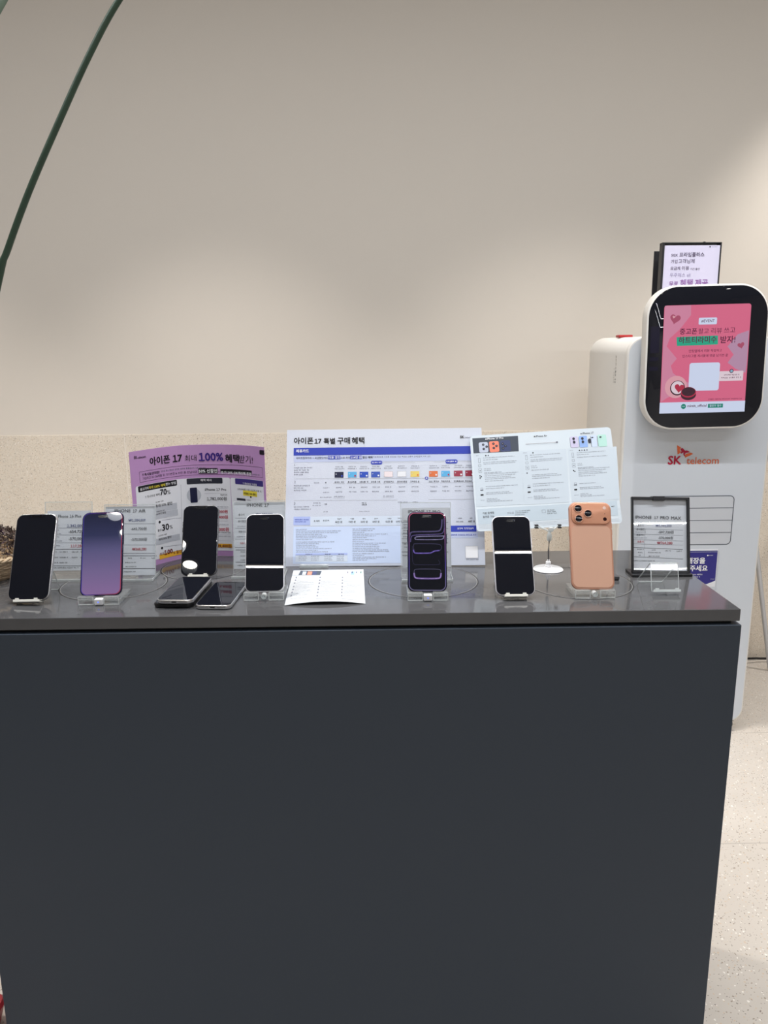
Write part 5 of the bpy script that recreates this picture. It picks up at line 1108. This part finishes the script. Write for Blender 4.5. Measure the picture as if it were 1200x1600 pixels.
# ------------------------------------------------------------------ the kiosk
K0, K1, KZ0, KZ1, KF, KB = .845, 1.347, .036, 1.424, 2.58, 3.045
kw, kh, kcx, kcz = K1-K0, KZ1-KZ0, (K0+K1)/2, (KZ0+KZ1)/2
kiosk = tag(empty('kiosk', (kcx, (KF+KB)/2, 0)), 'tall white phone recycling kiosk with a tilted touch screen', 'kiosk')
kiosk['label'] = 'tall white self service kiosk with pink touch screen by the wall'
TK = Matrix.Translation(-kiosk.location)
WHITE_K = mat('warm lit kiosk shell', (226, 224, 220), rough=.38, spec=.4)
FRONT_K = mat('cool lit kiosk front', (212, 218, 226), rough=.42, spec=.4)  # cool front light and warm side light are tinted into the kiosk whites
def plate(outl, ys, nm, mm, par, smooth=True, M=TK):
    m = MB(); m.loft([[(x, y, z) for x, z in rr(kw-2*i, kh-2*i, .058-i, 12, kcx, kcz)] for y, i in ys]); return m.build(nm, mm, par, smooth=smooth, M=M)
plate(None, [(2.604, .0015), (2.606, 0), (KB-.02, 0), (KB-.004, .004), (KB, .014)], 'shell', WHITE_K, kiosk)
plate(None, [(2.590, .004), (2.606, .004)], 'shadow_gap', mat('kiosk gap', (120, 118, 116), rough=.7), kiosk)
plate(None, [(2.581, .003), (2.583, .0008), (2.585, 0), (2.602, 0), (2.603, .001)], 'front_bezel', WHITE_K, kiosk)
plate(None, [(KF, .0062), (2.584, .0055)], 'front_panel', FRONT_K, kiosk)
# return hatch: frame seam and three joints
m = MB(); hx0, hx1, hz0, hz1 = .942, 1.245, .713, .888; hc = ((hx0+hx1)/2, (hz0+hz1)/2)
a = rr(hx1-hx0, hz1-hz0, .016, 8, *hc); c = rr(hx1-hx0-.0056, hz1-hz0-.0056, .0135, 8, *hc); n = len(a); y = KF-.0008
m.cur = 1; m.add([(x, y, z) for x, z in a]+[(x, y, z) for x, z in c], [(k, n+k, n+(k+1) % n, (k+1) % n) for k in range(n)])
m.add([(x, y, z) for x, z in a]+[(x, KF+.001, z) for x, z in a], [(k, (k+1) % n, n+(k+1) % n, n+k) for k in range(n)])
m.cur = 0; m.add([(x, y, z) for x, z in c], [tuple(range(n))])
m.cur = 1
for k in (1, 2, 3): z = hz0+(hz1-hz0)*k/4; m.box(hx0+.003, hx1-.003, y-.0002, y+.0004, z-.0011, z+.0011)
m.build('hatch', [mat('hatch panel', (206, 210, 217), rough=.45), mat('hatch seam', (74, 82, 94), rough=.6)], kiosk, M=TK)
# logo and notice on the front
s = Sheet(SHEET['logo'][0], 51); s.f = lambda u, v, d=0.0, f=SHEET['logo'][0]: f(u, v, d-.0004); s.prints(PRINT['logo']); o = s.build('logo', kiosk); o.matrix_parent_inverse = TK
f, w, h = SHEET['sticker']; s = Sheet(f, 53); s.stock(w, h, .0008, mat('notice paper', (236, 238, 244), rough=.4)); s.rrect(-w/2+.001, .010, w/2-.001, h-.006, .001, mat('notice blue', (44, 40, 130), rough=.4), .5); s.prints(PRINT['sticker'])
s.poly([(w/2-.030, .010), (w/2-.001, .010), (w/2-.001, .022)], mat('notice paper', (236, 238, 244)), 1)
o = s.build('notice', kiosk); o.matrix_parent_inverse = TK
# small print down the side
side = lambda u, v, d=0.0: (K0-.0002-d, 2.700-v, 1.268+u)
s = Sheet(side, 57)
for v, u0, u1, hh, mm in ((.0, 0, .038, .010, mat('side print dark', (92, 90, 88))), (.0, .048, .052, .010, mat('side print grey', (150, 147, 143))), (-.002, .060, .085, .012, mat('side print pale', (190, 186, 180))), (-.016, 0, .050, .008, mat('side print pale', (190, 186, 180)))):
    s.smallprint(u0, v, u1, hh, mm, 1)
o = s.build('side_print', kiosk); o.matrix_parent_inverse = TK
# head with the touch screen
HM = pose((1.069, 2.490, 1.189), -1.2, .8, -1.0)
hw, hh, hr, hz = .376, .4440, .092, .1665
def hplate(lv, nm, mm, par, w_=hw, h_=hh, r_=hr, x_=.0035, z_=hz):
    m = MB(); m.loft([[(x, y, z) for x, z in rr(w_-2*i, h_-2*i, r_-i, 14, x_, z_)] for y, i in lv]); o = m.build(nm, mm, par, smooth=True, M=HM); o.matrix_parent_inverse = TK if par is kiosk else Matrix.Identity(4); return o
head = hplate([(.0006, -.0005), (.0030, -.0046), (.010, -.0058), (.045, -.0058), (.060, -.001), (.068, .012)], 'head', WHITE_K, kiosk)
gl = hplate([(.0, .0015), (.0004, .0003), (.004, .0)], 'bezel_glass', BLACK_GLASS, head); 
def under_head(o):
    o.parent = head; return o
m = MB()
for z0, z1 in ((.185, .268), (.160, .172), (.130, .142)): m.box(-.1765, -.1480, -.0003, .0002, z0, z1)
under_head(m.build('bezel_reflection', mat('bezel reflection', (16, 16, 40), rough=.15), M=HM))  # bluish reflections in the bezel glass, put in as navy patches
f, w, h = SHEET['display']; s = Sheet(lambda u, v, d=0.0, f=f: f(u, v, d+.0006), 61); s.rrect(-w/2, 0, w/2, h, .008, emission('screen pink', GLOW['d_pink'], .9, .02), 0); s.prints(PRINT['display'])
under_head(s.build('display'))
m = MB(); m.box(-.10, .107, .055, .1, .02, .30); o = m.build('neck', WHITE_K, M=HM, bevel=.006); under_head(o)
for x in (K0+.034, K1-.034):
    for y in (KF+.035, KB-.06):
        o = MB().lathe([(0, -.011), (.014, -.011), (.017, -.008), (.017, .008), (.014, .011), (0, .011)], n=24, c=(x, y, .0172), M=Matrix.Rotation(math.radians(90), 4, 'Y')).build('caster', mat('caster black', (20, 20, 22), rough=.5), kiosk, smooth=True, M=TK)
        MB().box(x-.014, x+.014, y-.012, y+.012, .030, .040).build('caster_fork', mat('caster black', (20, 20, 22)), o, M=TK)
o = MB().box(.880, .930, 2.79, 2.83, KZ1-.001, KZ1+.0085).build('red_button', mat('red button', (170, 30, 34), rough=.4), kiosk, bevel=.003, M=TK)

# double sign on top of the kiosk
f, w, h = SHEET['top_sign']
ts = tag(empty('tabletop_sign', (1.104, 2.78, KZ1)), 'black edged lavender white sign standing on top of the kiosk', 'sign')
TT = Matrix.Translation(-ts.location)
s = Sheet(f, 71); s.stock(.192, .290, .002, mat('sign face lavender', (204, 202, 226), rough=.25, spec=.4)); s.prints(PRINT['top_sign']); keep(s.build('printed_face'), ts)
m = MB()
for q in ((-.1035, -.096, -.012, .2995), (.096, .1005, -.012, .2995), (-.1035, .1005, .2965, .2995), (-.1035, .1005, -.012, -.004)): slab(f, *q, -.026, .002, m)
keep(m.build('front_frame', BLACK_PL), ts)
m = slab(f, -.1010, .0985, -.012, .2965, -.028, -.0262); keep(m.build('backing', WHITE_PL), ts)
m = slab(f, -.0985, .1040, -.012, .2820, -.093, -.088); keep(m.build('rear_panel', BLACK_PL), ts)
m = MB().box(1.03, 1.18, 2.745, 2.848, KZ1+.0003, KZ1+.0045); keep(m.build('foot', BLACK_PL), ts)
m = slab(f, .040, .046, .2995, .3025, -.012, -.004); keep(m.build('hanger_tab', BLACK_PL), ts)

# ------------------------------------------------------------------ right edge: slim stand, floor lead; left edge: red crate
xs = tag(empty('banner_stand', (1.58, 3.12, 0)), 'slim pale grey crossed banner stand beside the white kiosk', 'banner stand')
gm = mat('pale grey rod', (196, 198, 202), rough=.35, metal=.3)
for sgn in (1, -1):
    MB().tube([(sgn*.142, -.012*sgn, .012), (sgn*.086, -.006*sgn, .30), (sgn*.04, 0.004*sgn, .55), (-sgn*.09, .006*sgn, 1.20)], .0095, 10).build('leg', gm, xs, smooth=True)
MB().lathe([(0, -.018), (.02, -.018), (.02, .018), (0, .018)], n=20, c=(.0, 0, .74), M=Matrix.Rotation(math.radians(90), 4, 'X')).build('hub', BLACK_PL, xs)
m = MB(); m.tube(spline([(1.30, 3.10, .005), (1.48, 3.19, .005), (1.62, 3.225, .005), (1.72, 3.235, .005), (1.80, 3.232, .005), (2.3, 3.24, .005)]), .0048, 8); o = m.build('power_cord', mat('black cord', (26, 24, 24), rough=.5), smooth=True)
tag(o, 'black power cord lying on the floor along the wall by the kiosk', 'cord')
m = MB(); m.tube(spline([(1.36, 3.12, .0035), (1.52, 3.165, .0035), (1.68, 3.195, .0035), (1.78, 3.205, .0035), (2.3, 3.21, .0035)]), .0030, 8); o = m.build('network_cord', mat('white cord', (208, 200, 190), rough=.5), smooth=True)
tag(o, 'thin pale cord on the floor in front of the black power cord', 'cord')
m = MB(); slab_ = rr(.30, .22, .03, 6, -.9435, 1.30)
m.loft([[(x, y, .001) for x, y in rr(.28, .20, .03, 6, -.9435, 1.30)], [(x, y, .045) for x, y in slab_], [(x, y, .052) for x, y in rr(.29, .21, .025, 6, -.9435, 1.30)]])
o = m.build('red_crate', mat('red plastic', (176, 40, 52), rough=.45), smooth=True)
tag(o, 'low red plastic crate on the floor at the left of the counter', 'crate')
